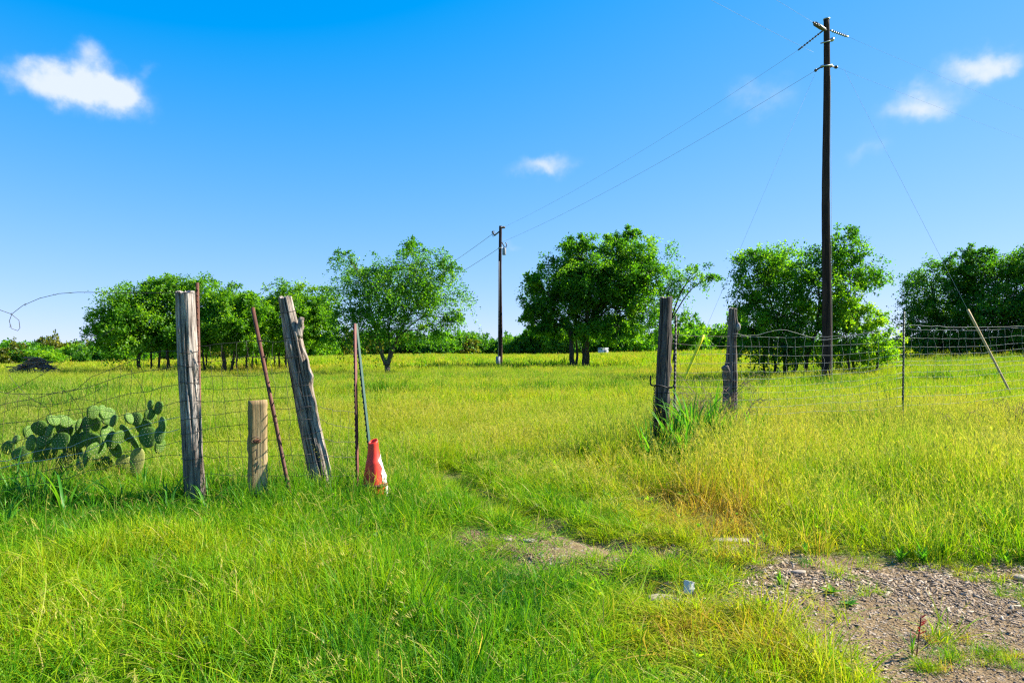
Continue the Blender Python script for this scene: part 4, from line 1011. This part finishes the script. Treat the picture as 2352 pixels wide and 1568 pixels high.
# ------------------------------------------------------------------ brush pile
def pile():
    Y = 36.; b = gp(82, Y); root = thing('brush_pile', 'low heap of dry reddish-brown sticks in the field at the left', 'brush pile', tuple(b)); rng = np.random.default_rng(8)
    for k in range(230):
        u = rng.uniform(-1, 1); x = u * 1.15 - .1; hmax = .95 * (1 - abs(u + .0) ** 2.2) * (1 if u > -.3 else .75); z = .12 + rng.uniform(.0, 1) ** .6 * hmax
        y = rng.uniform(-.7, .7) * (1 - z / 1.3)
        a = rng.normal() * .45 + (0 if rng.random() < .6 else math.pi / 2 * rng.random()); L = rng.uniform(.35, .95); el = rng.normal() * .22 - u * .35
        d = np.array([math.cos(a) * math.cos(el), math.sin(a) * math.cos(el), math.sin(el)]); c = b + np.array([x, y, z + .04])
        P = spline([c - d * L / 2, c + rng.normal(size=3) * .04, c + d * L / 2], 5)
        r0 = rng.uniform(.014, .036); part('stick', *tube(P, np.linspace(r0, r0 * .5, 5), 5), 'stick_wood', root)
pile()

# ------------------------------------------------------------------ weeds and single plants
def strip(P, W, side, fold=.25):
    """a long leaf: three points across, folded along the midrib"""
    P = np.asarray(P, float); n = len(P); T = norm(np.gradient(P, axis=0)); S = norm(np.cross(T, side)); Nn = np.cross(S, T)
    w = np.asarray(W)[:, None] / 2
    V = np.stack([P - S * w + Nn * w * fold, P, P + S * w + Nn * w * fold], 1).reshape(-1, 3)
    i = np.arange(n - 1) * 3
    Q = np.concatenate([np.stack([i, i + 1, i + 4, i + 3], 1), np.stack([i + 1, i + 2, i + 5, i + 4], 1)])
    return V, [Q]
def blade_plant(label, px, Y, n, h, w, seed, mat='broad_blade', lean=.85, name='tall_grass_plant', cat='grass plant', group=None, spread=.07):
    rng = np.random.default_rng(seed); b = gp(px, Y); root = thing(name, label, cat, tuple(b), group)
    for k in range(n):
        a = rng.uniform(0, 2 * math.pi); L = h * rng.uniform(.6, 1.15); o = np.array([math.cos(a), math.sin(a), 0]); ln = lean * rng.uniform(.3, 1.3)
        t = np.linspace(0, 1, 9)[:, None]; P = b + o * spread * rng.random() + o * L * ln * t ** 2.0 + np.array([0, 0, 1]) * L * (t - .55 * ln * t ** 3)
        P += np.array([rng.normal() * .04, rng.normal() * .04, 0]) * t
        W = w * rng.uniform(.7, 1.2) * np.array([.55, .85, 1, 1, .95, .82, .6, .35, .03])
        V, Fc = strip(P, W, np.array([-o[1], o[0], .15]) if False else o * .2 + np.array([0, 0, 1]), .3)
        part('blade', V, Fc, mat, root, smooth=True, attrs={'bv': np.full(len(V), rng.random())})
    return root
for k, (px, Y, n, h, w, lab) in enumerate([
    (30, 6.0, 12, .75, .017, 'tall arching grass plant at the left edge under the cactus'),
    (112, 6.05, 12, .72, .019, 'tall broad-bladed grass plant in front of the cactus, with upright blades'),
    (150, 5.5, 8, .70, .018, 'long-bladed grass plant with one arching blade below the cactus'),
    (15, 5.2, 9, .50, .017, 'broad grass plant low at the left edge of the picture'),
    (330, 6.7, 9, .5, .014, 'green grass plant between the cactus and the upright silver post'),
    (545, 6.1, 6, .34, .014, 'small broad-bladed grass plant left of the foot of the sawn board'),
    (640, 6.45, 8, .42, .014, 'broad-bladed grass plant at the foot of the iron bar'),
    (690, 6.5, 7, .36, .014, 'grass plant left of the foot of the gnarled post'),
    (70, 5.7, 12, .62, .013, 'thin arching grass plant between the two leftmost broad grass plants'),
    (215, 5.8, 12, .58, .013, 'arching grass plant below the middle of the cactus'),
    (285, 5.9, 10, .52, .012, 'arching grass plant below the right pads of the cactus'),
    (385, 5.8, 10, .45, .012, 'thin grass plant just left of the foot of the upright silver post'),
    (480, 5.75, 10, .42, .012, 'thin grass plant just right of the foot of the upright silver post'),
    (770, 6.1, 10, .40, .012, 'thin grass plant right of the foot of the gnarled post'),
    (1545, 8.415, 14, .85, .024, 'lush green grass plant at the foot of the dark gate post'),
    (1590, 8.602, 16, 1.05, .024, 'tall lush green grass plant right of the thin black post'),
    (1635, 8.976, 14, 1.0, .024, 'lush green grass plant left of the brown-grey post'),
    (1570, 8.041, 14, .7, .022, 'lower green grass plant in front of the thin black post'),
    (1665, 9.257, 10, .85, .022, 'green grass plant before the foot of the brown-grey post'),
    (1500, 8.041, 12, .6, .02, 'shaded grass plant left of the dark gate post'),
    (1735, 9.911, 10, .75, .02, 'green grass plant right of the brown-grey post')]):
    blade_plant(lab, px, Y, n * 2 if px > 1490 else n, h, w * (1.25 if px > 1490 else 1), 100 + k, lean=.5 if px > 1490 else .85, spread=.13 if px > 1490 else .07)
def twiggy(label, px, Y, n, h, seed):
    rng = np.random.default_rng(seed); b = gp(px, Y); root = thing('dead_shrub', label, 'shrub', tuple(b))
    for k in range(n):
        a = rng.uniform(0, 6.28); o = np.array([math.cos(a), math.sin(a), 0]); L = h * rng.uniform(.6, 1.1)
        P = spline([b + o * .04, b + o * L * .15 + np.array([0, 0, L * .5]), b + o * L * .45 + np.array([0, 0, L * .95]), b + o * L * .7 + np.array([0, 0, L * .9])], 9)
        it = [tube(P, np.linspace(.005, .0015, 9), 4, False)]
        for q in range(6):
            s = P[rng.integers(3, 9)]; d = norm(rng.normal(size=3) + o * .5) * L * .22
            it.append(tube([s, s + d * .5 + np.array([0, 0, .01]), s + d], [.0025, .002, .001], 3, False))
        part('stem', *join(it), 'stick_wood', root)
twiggy('dry brown twiggy shrub left of the brown-grey post', 1640, 9.537, 20, 1.0, 1)
twiggy('small dry brown twiggy shrub at the foot of the brown-grey post', 1690, 10.285, 14, .65, 2)
twiggy('dry brown twigs behind the thin black post', 1590, 9.537, 14, .75, 3)
twiggy('grey-brown dry brush at the right edge below the tan wire guard', 2330, 10.846, 18, .62, 4)
twiggy('small dry brush under the wire near the thin green post', 2200, 10.566, 12, .5, 5)

def rosette(label, px, Y, n, h, seed, w=.03, mat='broad_blade', up=.75, name='leafy_weed'):
    rng = np.random.default_rng(seed); b = gp(px, Y); root = thing(name, label, 'weed', tuple(b))
    for k in range(n):
        a = 2 * math.pi * k / n + rng.normal() * .3; o = np.array([math.cos(a), math.sin(a), 0]); L = h * rng.uniform(.7, 1.15); u = up * rng.uniform(.7, 1.15)
        t = np.linspace(0, 1, 7)[:, None]; P = b + o * L * (1 - u) * t ** 1.4 + np.array([0, 0, 1]) * L * u * t + o * .15 * L * t ** 2
        W = w * np.array([.25, .6, .9, 1, .85, .5, .05]) * rng.uniform(.8, 1.2)
        V, Fc = strip(P, W, o * .3 + np.array([0, 0, 1]), .35); part('leaf', V, Fc, mat, root, smooth=True, attrs={'bv': np.full(len(V), .4 + .6 * rng.random())})
    return root
for k, (px, Y, n, h, w, up, lab) in enumerate([
    (2068, 4.62, 8, .15, .026, .85, 'bright green leafy weed, leftmost of three along the top of the wood chips'),
    (2120, 4.58, 9, .17, .028, .85, 'bright green leafy weed, middle of three along the top of the wood chips'),
    (2166, 4.7, 7, .13, .024, .85, 'bright green leafy weed, rightmost of three along the top of the wood chips'),
    (1912, 3.98, 9, .09, .03, .35, 'low flat dark weed in the middle of the dirt patch'),
    (1950, 3.80, 8, .07, .026, .3, 'smaller flat weed just below the dark weed on the dirt'),
    (1760, 4.95, 8, .16, .022, .85, 'yellow-green weed at the upper left corner of the wood chips'),
    (1790, 4.1, 6, .09, .016, .9, 'small pale weed sprouting in the lower wood chips'),
    (1850, 4.75, 6, .12, .02, .9, 'small upright weed among the upper wood chips'),
    (2312, 4.5, 7, .10, .022, .8, 'small weed near the right edge of the wood chips'),
    (2290, 5.3, 9, .34, .05, .7, 'broad-leaved green weed in the tall grass at the right edge'),
    (842, 6.0, 10, .24, .04, .45, 'dark leafy weed in front of the red cone'),
    (880, 5.4, 9, .2, .036, .4, 'dark leafy weed in the grass below the cone'),
    (425, 4.4, 11, .2, .03, .55, 'dark green leafy weed in the foreground grass at the left'),
    (1050, 3.25, 5, .16, .06, .5, 'round-leaved weed in the dark foreground grass')]):
    rosette(lab, px, Y, n, h, 200 + k, w, 'broad_blade', up)
def red_plant():
    b = gp(2105, 3.15); root = thing('red_tipped_weed', 'spindly weed with a red-leaved stalk on the gravel', 'weed', tuple(b)); rng = np.random.default_rng(6)
    part('stalk', *tube(spline([b, b + [.01, 0, .09], b + [.022, 0, .19]], 8), [.003] * 8, 5), 'rust_red', root)
    for k in range(9):
        z = .08 + .012 * k; a = rng.uniform(0, 6.28); o = np.array([math.cos(a), math.sin(a) * .6, .5]); p = b + np.array([.011 + .06 * (z - .08), 0, z])
        V, Fc = strip([p, p + o * .013, p + o * .027, p + o * .036], [.003, .010, .009, .001], (0, 0, 1)); part('leaf', V, Fc, 'red_leaf', root, attrs={'bv': np.full(len(V), rng.random())}, label='red leaf')
    for k in range(11):
        a = rng.uniform(0, 6.28); o = np.array([math.cos(a), math.sin(a), 0]); L = rng.uniform(.09, .2); t = np.linspace(0, 1, 7)[:, None]
        P = b + [-.02, 0, 0] + o * L * .5 * t ** 1.5 + np.array([0, 0, 1]) * L * (t - .3 * t ** 2)
        V, Fc = strip(P, .006 * np.array([.6, 1, 1, .9, .7, .4, .05]), (0, 0, 1)); part('blade', V, Fc, 'dry_blade' if k % 3 == 0 else 'broad_blade', root, attrs={'bv': np.full(len(V), .9)})
red_plant()

# ------------------------------------------------------------------ litter and stones
def lumpy(c, r, seed, sq=1.0):
    rng = np.random.default_rng(seed); nu, nv = 14, 9; V = []
    for i in range(nv + 1):
        ph = math.pi * i / nv
        for j in range(nu):
            a = 2 * math.pi * j / nu; d = np.array([math.sin(ph) * math.cos(a), math.sin(ph) * math.sin(a), math.cos(ph)])
            k = 1 + .34 * (float(vn(d[0] * 2.1 + seed, d[1] * 2.1 + d[2] * 1.7, seed)) - .5); V.append(np.sign(d) * np.abs(d) ** .8 * k * np.array(r))
    V = np.array(V) + c; i, j = np.meshgrid(np.arange(nv), np.arange(nu), indexing='ij'); j2 = (j + 1) % nu
    return V, [np.stack([i * nu + j, (i + 1) * nu + j, (i + 1) * nu + j2, i * nu + j2], -1).reshape(-1, 4)]
for k, (px, Y, r, lab) in enumerate([
    (1524, 3.97, (.10, .07, .022), 'flat pale stone left of the white paper cup'),
    (1680, 5.12, (.15, .06, .016), 'long flat tan stone slab at the upper edge of the dirt'),
    (1215, 5.0, (.05, .035, .012), 'small pale stone on the bare track in the middle'),
    (1165, 5.05, (.04, .03, .014), 'rounded pale stone at the left end of the bare track'),
    (2400, 3.5, (.05, .04, .03), 'pale stone at the lower right on the gravel'),
    (2340, 4.2, (.04, .035, .02), 'pale stone at the right edge of the wood chips'),
    (1835, 4.35, (.05, .02, .012), 'whitish chunk at the upper left of the wood chips')]):
    b = gp(px, Y); V, Fc = lumpy(b + np.array([0, 0, r[2] * .5]), r, 20 + k); solo('stone', V, Fc, 'stone_pale', lab, 'stone', loc=b, smooth=False)
def cup():
    b = gp(1580, 3.93); r = thing('paper_cup', 'crushed white paper cup lying at the edge of the dirt', 'cup', tuple(b)); rng = np.random.default_rng(2)
    V, Fc = lathe([(.022, 0), (.025, .02), (.027, .04), (.028, .058), (.030, .075)], 18); V[:, 1] *= .45; V += rng.normal(size=V.shape) * .0034
    M = Matrix.Translation(Vector(b) + Vector((0, 0, .008))) @ Matrix.Rotation(.25, 4, 'Y') @ Matrix.Rotation(-.35, 4, 'X')
    V = V @ np.array(M.to_3x3()).T + np.array(M.translation); part('body', V, [Fc[0], Fc[1][:1]], 'paper_white', r)
    a = np.linspace(0, 2 * math.pi, 19); P = np.stack([.030 * np.cos(a), .0135 * np.sin(a), np.full(19, .075)], 1) @ np.array(M.to_3x3()).T + np.array(M.translation)
    part('rim', *tube(P, .0018, 5, False), 'paper_white', r)
cup()

# ------------------------------------------------------------------ grass and ground litter (uncountable)
def clump(seed, n, rad, hmin, hmax, w, lean, stems=0, head=.05, href=.3):
    rng = np.random.default_rng(seed)
    tv = np.array([0, .38, .74, 1.0])
    V, Q, T, bv, hd = [], [], [], [], []; o = 0
    for k in range(n + stems):
        st = k >= n
        a = rng.uniform(0, 6.283); r = rad * math.sqrt(rng.random()); root = np.array([r * math.cos(a), r * math.sin(a), -.03])
        az = rng.uniform(0, 6.283) if rng.random() < .6 else a
        d = np.array([math.cos(az), math.sin(az), 0]); h = rng.uniform(hmin, hmax) if not st else rng.uniform(.85, 1.2)
        ln = lean * rng.uniform(.1, 1.2) * (.5 if st else 1); fa = rng.uniform(0, 6.283); s = np.array([math.cos(fa), math.sin(fa), 0])
        if rng.random() < .5: s = np.array([-d[1], d[0], 0])
        ww = w * rng.uniform(.6, 1.3) * (.45 if st else 1)
        t = tv[:, None]; P = root + d * h * href * ln * t ** 1.8 + np.array([0, 0, 1]) * h * (t - .38 * ln * t ** 2.4)
        wd = np.array([.8, 1, .7, 0])[:, None] * ww / 2
        Lf = P - s * wd; Rt = P + s * wd
        V += [Lf[0], Rt[0], Lf[1], Rt[1], Lf[2], Rt[2], P[3]]
        Q += [[o, o + 1, o + 3, o + 2], [o + 2, o + 3, o + 5, o + 4]]; T += [[o + 4, o + 5, o + 6]]
        b = rng.random(); bv += [b] * 7; hd += [.25 if st else 0] * 7; o += 7
        if st:
            tip = (P[3] - P[2]) * np.array([1, 1, 1]); 
            for q in range(4):
                c = P[2] + tip * (.25 + .75 * q / 4); sd = np.array([rng.normal(), rng.normal(), 0]) * head * .05; e = tip * .36 + np.array([rng.normal(), rng.normal(), 0]) * head * .12
                V += [c, c + e * .5 + sd, c + e, c + e * .5 - sd]; Q += [[o, o + 1, o + 2, o + 3]]; bv += [rng.random() * .9] * 4; hd += [.45] * 4; o += 4
    me = np_mesh('tuft', np.array(V), [np.array(Q), np.array(T)], {'bv': bv, 'head': hd}); me.materials.append(MATS['grass_blade'])
    return bpy.data.objects.new('tuft', me)
def variants(name, objs):
    c = bpy.data.collections.new(name)
    for o in objs: c.objects.link(o)
    return c
def scatter(name, label, cat, P, rot, scl, tint, coll, nvar, rng, pick=None, mat_attr=True):
    me = bpy.data.meshes.new(name); n = len(P); me.vertices.add(n); me.vertices.foreach_set('co', np.asarray(P, np.float32).ravel())
    for k, typ, v, fld in (('rot', 'FLOAT_VECTOR', rot, 'vector'), ('scl', 'FLOAT_VECTOR', scl, 'vector'), ('tint', 'FLOAT', tint, 'value'), ('pick', 'INT', rng.integers(0, nvar, n) if pick is None else pick, 'value')):
        a = me.attributes.new(k, typ, 'POINT'); a.data.foreach_set(fld, np.asarray(v, np.int32 if typ == 'INT' else np.float32).ravel())
    o = bpy.data.objects.new(name, me); COL.objects.link(o); tag(o, label, cat, None, 'stuff')
    ng = bpy.data.node_groups.new(name, 'GeometryNodeTree')
    ng.interface.new_socket('Geometry', in_out='INPUT', socket_type='NodeSocketGeometry'); ng.interface.new_socket('Geometry', in_out='OUTPUT', socket_type='NodeSocketGeometry')
    N, L = ng.nodes, ng.links
    gi, go = N.new('NodeGroupInput'), N.new('NodeGroupOutput'); io = N.new('GeometryNodeInstanceOnPoints'); ci = N.new('GeometryNodeCollectionInfo')
    ci.inputs['Collection'].default_value = coll; ci.inputs['Separate Children'].default_value = True; ci.inputs['Reset Children'].default_value = True
    L.new(gi.outputs[0], io.inputs['Points']); L.new(ci.outputs[0], io.inputs['Instance']); io.inputs['Pick Instance'].default_value = True
    def na(nm, typ):
        a = N.new('GeometryNodeInputNamedAttribute'); a.data_type = typ; a.inputs['Name'].default_value = nm; return a.outputs['Attribute']
    L.new(na('pick', 'INT'), io.inputs['Instance Index']); L.new(na('rot', 'FLOAT_VECTOR'), io.inputs['Rotation']); L.new(na('scl', 'FLOAT_VECTOR'), io.inputs['Scale'])
    L.new(io.outputs[0], go.inputs[0])
    m = o.modifiers.new('scatter', 'NODES'); m.node_group = ng
    return o

def pts(rng, y0, y1, dens, margin=1.5, slope=.78):
    area = slope * (y1 ** 2 - y0 ** 2) + 2 * margin * (y1 - y0); n = int(area * dens)
    y = np.sqrt(rng.uniform(y0 ** 2, y1 ** 2, int(n * 1.0))); x = rng.uniform(-1, 1, n) * (slope * y + margin)
    return x, y
POSTS = [PA, PB, PC, PD]
def rside(x, y):
    s_ = x - (-.72 + (7.9 - np.minimum(y, 8.4)) * .594)
    return sst((s_ - .12) / .4) * sst((y - 4.35) / .45)
def style(x, y):
    """height, tint, keep-probability of the grass at a ground point"""
    px, py = to_px(x, y)
    n1 = fbm(x * .55, y * .55, 41); n2 = fbm(x * 1.7, y * 1.7, 42); n3 = fbm(x * .09, y * .09, 43); n4 = vn(x * 6, y * 6, 44)
    beyond = sst((y - (7.3 + .32 * x)) / 1.6)            # past the fence line
    right = rside(x, y)                                  # right of the track
    h = .125 + .13 * n2
    n5 = fbm(x * .28, y * .28, 47); n6 = fbm(x * 1.15 + 9, y * 1.15, 48)
    tint = .41 + .62 * (n1 - .46) + .42 * (n2 - .5)
    tus = np.clip(.2 + 1.6 * n6, .5, 1.5)
    # dark lush foreground patch, bright short strip beside the dirt
    dk = np.exp(-((px - 960) / 260) ** 2 - ((py - 1500) / 120) ** 2); tint -= .20 * dk; h += .07 * dk
    dk2 = np.exp(-((px - 420) / 120) ** 2 - ((py - 1400) / 70) ** 2); tint -= .12 * dk2
    br = np.exp(-((px - 1560) / 250) ** 2 - ((py - 1480) / 130) ** 2); tint += .26 * br; h *= 1 - .42 * br
    yl = np.exp(-((px - 420) / 160) ** 2 - ((py - 1285) / 45) ** 2); tint += .16 * yl
    h = h * (1 - right) + (.17 + .13 * n2 + .10 * sst((x - 1.0) / 1.6)) * right; tint = tint * (1 - right) + (.52 + .5 * (n1 - .5) + .3 * (n2 - .5)) * right
    dry = np.exp(-((px - 1600) / 230) ** 2 - ((py - 1170) / 75) ** 2); tint += .42 * dry * (n4 + .15); h *= 1 - .2 * dry
    h = h * (1 - beyond) + (.21 + .15 * n2) * beyond; tint = tint * (1 - beyond) + (.57 + .55 * (n1 - .5) + .40 * (n5 - .5) + .25 * (n3 - .5)) * beyond
    lf = np.exp(-((px - 150) / 330) ** 2 - ((py - 1000) / 110) ** 2); tint -= .16 * lf
    gp_ = np.exp(-((px - 1590) / 100) ** 2 - ((py - 1020) / 50) ** 2); tint -= .36 * gp_; h += .12 * gp_
    lw = np.exp(-((px - 110) / 190) ** 2 - ((py - 1170) / 70) ** 2); h += .13 * lw; tint -= .05 * lw
    track = np.exp(-((px - 1180) / 170) ** 2 - ((py - 1100) / 90) ** 2); h *= 1 - .3 * track
    rr = np.minimum(seg_dist(x, y, RUT1), seg_dist(x, y, RUT3)); tint += .16 * (1 - sst(rr / .6))
    far = sst((y - 18) / 30); tint += far * (.10 + .25 * (n3 - .5))
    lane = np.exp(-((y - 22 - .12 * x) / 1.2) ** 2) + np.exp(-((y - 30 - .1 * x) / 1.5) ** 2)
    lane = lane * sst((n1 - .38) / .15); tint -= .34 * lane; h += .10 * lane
    weed = sst((n5 - .60) / .08) * beyond; tint -= .22 * weed; h += .06 * weed
    h = h * (1 + (tus - 1) * np.maximum(.8 * np.maximum(right, beyond), .55))
    cact = np.exp(-((px - 200) / 170) ** 2 - ((py - 1085) / 60) ** 2); h *= 1 - .45 * cact; tint -= .1 * cact
    fence = np.exp(-(np.abs(y - (6.0 + .18 * (x + 3))) / .45) ** 2) * (x < -.9); h += .11 * fence * sst((n6 - .38) / .2); tint -= .10 * fence
    return h, np.clip(tint, 0, 1)
def rots(rng, n, tilt=.2):
    r = np.stack([rng.normal(size=n) * tilt, rng.normal(size=n) * tilt, rng.uniform(0, 6.283, n)], 1); r[:, 1] -= .05; return r

rg = np.random.default_rng(2024)
LAWN = variants('lawn_tufts', [clump(300 + k, 36, .08, .35, 1.1, .0048, 1.3, 1 if k < 4 else 0, .05, .22) for k in range(8)])
MEAD = variants('meadow_tufts', [clump(330 + k, 30, .11, .35, 1.0, .0055, .7, 6, .04, .4) for k in range(8)])
MEAD2 = variants('meadow_patches', [clump(350 + k, 90, .32, .4, 1.05, .011, .6, 12, .07, .4) for k in range(6)])
MEAD3 = variants('field_patches', [clump(370 + k, 90, .8, .4, 1.05, .035, .5, 10, .16, .4) for k in range(6)])

def lay(name, label, y0, y1, dens, coll, nv, hk=1.0, margin=1.5, xs=1.0, tilt=.2, cond=None, tint_off=0., cap=None):
    x, y = pts(rg, y0, y1, dens, margin)
    h, t = style(x, y); keep = np.ones(len(x), bool)
    nb = (y < 9)
    b = np.zeros(len(x)); b[nb] = bare(x[nb], y[nb]); keep &= rg.random(len(x)) > b * .985
    h = h * np.where(b > .02, .6, 1)
    if cond is not None: keep &= cond(x, y)
    x, y, h, t = x[keep], y[keep], h[keep], t[keep]; n = len(x)
    P = np.stack([x, y, tz(x, y)], 1); s = h * hk * rg.uniform(.5, 1.45, n)
    sx = xs * rg.uniform(.8, 1.25, n)
    scatter(name, label, 'grass', P, rots(rg, n, tilt), np.stack([sx, sx, s], 1), np.clip(t + tint_off + rg.normal(size=n) * .07, 0, 1), coll, nv, rg)
def is_meadow(x, y):
    right = rside(x, y); bey = sst((y - (7.3 + .32 * x)) / 1.6)
    return np.maximum(right, bey)
lay('lawn_grass', 'short dense green grass in the foreground in front of the fence', 1.2, 9.5, 205, LAWN, 8, 1.08, cond=lambda x, y: rg.random(len(x)) > is_meadow(x, y) * .9)
lay('meadow_grass', 'tall yellow-green seeding grass right of the track and beyond the fence', 4.2, 15, 95, MEAD, 8, 1.12, cond=lambda x, y: rg.random(len(x)) < is_meadow(x, y) + .03)
lay('field_grass', 'tall yellow-green grass of the open field beyond the fence', 14, 42, 14, MEAD2, 6, 1.05, 2.5)
lay('distant_field_grass', 'sunlit pale yellow-green grass far out in the field', 40, 175, 1.7, MEAD3, 6, 1.0, 6)

# broad-leaved ground cover and drooping seed stalks mixed into the grass
def cover_shape(seed):
    r = np.random.default_rng(seed); P = []; D = []; Nn = []; L = []
    for k in range(9):
        a = r.uniform(0, 6.28); o = np.array([math.cos(a), math.sin(a), r.uniform(.3, 1.1)]); P.append(o * np.array([.02, .02, .03]) * r.random()); D.append(o); Nn.append(np.array([0, 0, 1]) + r.normal(size=3) * .3); L.append(r.uniform(.05, .11))
    L = np.array(L); V, Fc, bv = leaf_mesh(np.array(P), np.array(D), np.array(Nn), L, L * .34, r.random(9))
    me = np_mesh('weed', V, [Fc], {'bv': bv}); me.materials.append(MATS['leaf_bright' if seed % 2 else 'leaf_green']); return bpy.data.objects.new('weed', me)
def stalk_shape(seed):
    r = np.random.default_rng(seed); V = []; Q = []; bv = []; hd = []; o = 0
    for k in range(3):
        a = r.uniform(0, 6.28); d_ = np.array([math.cos(a), math.sin(a), 0]); h = r.uniform(.7, 1.1); t = np.linspace(0, 1, 7)[:, None]; ln = r.uniform(.25, .7)
        P = d_ * .03 + d_ * h * ln * t ** 2.6 * .42 + np.array([0, 0, 1]) * h * (t - .35 * ln * t ** 4); s = np.array([-d_[1], d_[0], 0]) * .0016
        V += [q for p in P for q in (p - s, p + s)]; Q += [[o + 2 * i, o + 2 * i + 1, o + 2 * i + 3, o + 2 * i + 2] for i in range(6)]; bv += [.5] * 14; hd += [.5] * 14; o += 14
        for q in range(12):
            c_ = P[4] + (P[6] - P[4]) * q / 11; e = norm(d_ * r.uniform(.3, 1) + np.array([r.normal() * .3, r.normal() * .3, -.8 * r.random()])) * np.array([.03, .03, .07]); sd = norm(np.cross(e, r.normal(size=3))) * .003
            V += [c_, c_ + e * .5 + sd, c_ + e, c_ + e * .5 - sd]; Q += [[o, o + 1, o + 2, o + 3]]; bv += [r.random() * .9] * 4; hd += [.75] * 4; o += 4
    me = np_mesh('stalk', np.array(V), [np.array(Q)], {'bv': bv, 'head': hd}); me.materials.append(MATS['grass_blade']); return bpy.data.objects.new('stalk', me)
COVER = variants('cover', [cover_shape(500 + k) for k in range(6)]); STALK = variants('stalks', [stalk_shape(520 + k) for k in range(6)])
def extras():
    x, y = pts(rg, 2.2, 11, 11, 1.0); b_ = bare(x, y); k = (b_ < .6) & (fbm(x * .8, y * .8, 71) > .46); x, y = x[k], y[k]; n = len(x); s = rg.uniform(.28, .6, n)
    scatter('ground_cover', 'small broad-leaved weeds mixed through the grass', 'weeds', np.stack([x, y, tz(x, y) + style(x, y)[0] * .35], 1), rots(rg, n, .25), np.stack([s, s, s], 1), np.full(n, .5), COVER, 6, rg)
    x, y = pts(rg, 2.3, 13, 38, 1.0); b_ = bare(x, y); k = (b_ < .3) & (rg.random(len(x)) < np.clip((fbm(x * .7, y * .7, 72) - .42) * 4, .12, 1) * (.35 + .65 * rside(x, y))); x, y = x[k], y[k]; n = len(x); h, t = style(x, y); s = np.clip(h * 1.9, .2, .7) * rg.uniform(.8, 1.2, n)
    scatter('seed_stalks', 'thin pale seed stalks nodding above the grass', 'grass', np.stack([x, y, tz(x, y)], 1), rots(rg, n, .2), np.stack([np.ones(n), np.ones(n), s], 1), np.clip(t + .1, 0, 1), STALK, 6, rg)
extras()
# sparse dry and green tufts on the bare ground
def sparse():
    n = 800; px = rg.uniform(1050, 2500, n); py = rg.uniform(1215, 1540, n); X = []; 
    Y = F * CAMZ / (py - HY); x = (px - CX) * Y / F; b = bare(x, Y); k = (b > .5) & (fbm(x * 2, Y * 2, 91) > .47); x, Y = x[k], Y[k]; n = len(x)
    s = rg.uniform(.04, .10, n); sx = rg.uniform(.3, .6, n)
    scatter('sparse_grass', 'thin short grass sprouting from the bare dirt', 'grass', np.stack([x, Y, tz(x, Y)], 1), rots(rg, n, .2), np.stack([sx, sx, s], 1), np.clip(.55 + rg.normal(size=n) * .22, 0, 1), LAWN, 8, rg)
sparse()
# wood chips and gravel
def chip_obj(seed, kind):
    r = np.random.default_rng(seed)
    if kind:                                                  # splinter of wood
        V = np.array([[-1, -.22, 0], [-.3, -.3, 0], [.9, -.15, 0], [1.05, .1, 0], [.2, .3, 0], [-.9, .22, 0]]) + r.normal(size=(6, 3)) * .07
        U_ = V * np.array([.92, .8, 1]) + np.array([0, 0, .16]); W = np.vstack([V, U_]); S = [[k, (k + 1) % 6, 6 + (k + 1) % 6, 6 + k] for k in range(6)]
        me = np_mesh('chip', W, [np.array(S), np.array([[5, 4, 3, 2, 1, 0], [6, 7, 8, 9, 10, 11]])])
    else:
        V, Fc = lumpy(np.zeros(3), (.7, .5, .4), seed); me = np_mesh('pebble', V, Fc)
    me.materials.append(MATS['chip']); return bpy.data.objects.new('chip', me)
CH = variants('chips', [chip_obj(400 + k, k < 5) for k in range(8)])
def chips():
    n = 120000; px = rg.uniform(1000, 2750, n); py = rg.uniform(1200, 1640, n); Y = F * CAMZ / (py - HY); x = (px - CX) * Y / F
    b = bare(x, Y); d = fbm(x * 1.3, Y * 1.3, 61); top = np.exp(-((Y - 4.35) / .55) ** 2) * (x > .9); gr = sst((x - 2.0) / .8)
    k = (b > .3) & (rg.random(n) < np.clip(.10 + 1.0 * top * (d > .36) + .5 * gr + (d - .5) * .9, .03, 1)); x, Y, top = x[k], Y[k], top[k]; n = len(x)
    size = np.where(rg.random(n) < .22 * (top + .1), rg.uniform(.011, .026, n), rg.uniform(.003, .0095, n))
    pick = np.where((size > .016) | (rg.random(n) < .35 + .4 * top), rg.integers(0, 5, n), rg.integers(5, 8, n))
    rot = np.stack([rg.normal(size=n) * .3, rg.normal(size=n) * .3, rg.uniform(0, 6.28, n)], 1)
    scatter('wood_chips', 'grey-brown wood chips and gravel strewn over the bare dirt', 'wood chips', np.stack([x, Y, tz(x, Y) + size * .12], 1), rot, np.stack([size, size, size * rg.uniform(.6, 1.2, n)], 1), np.clip(rg.normal(size=n) * .27 + .58, 0, 1), CH, 8, rg, pick)
chips()
# shade-side clearing: keep linked data tidy
bpy.context.view_layer.update()
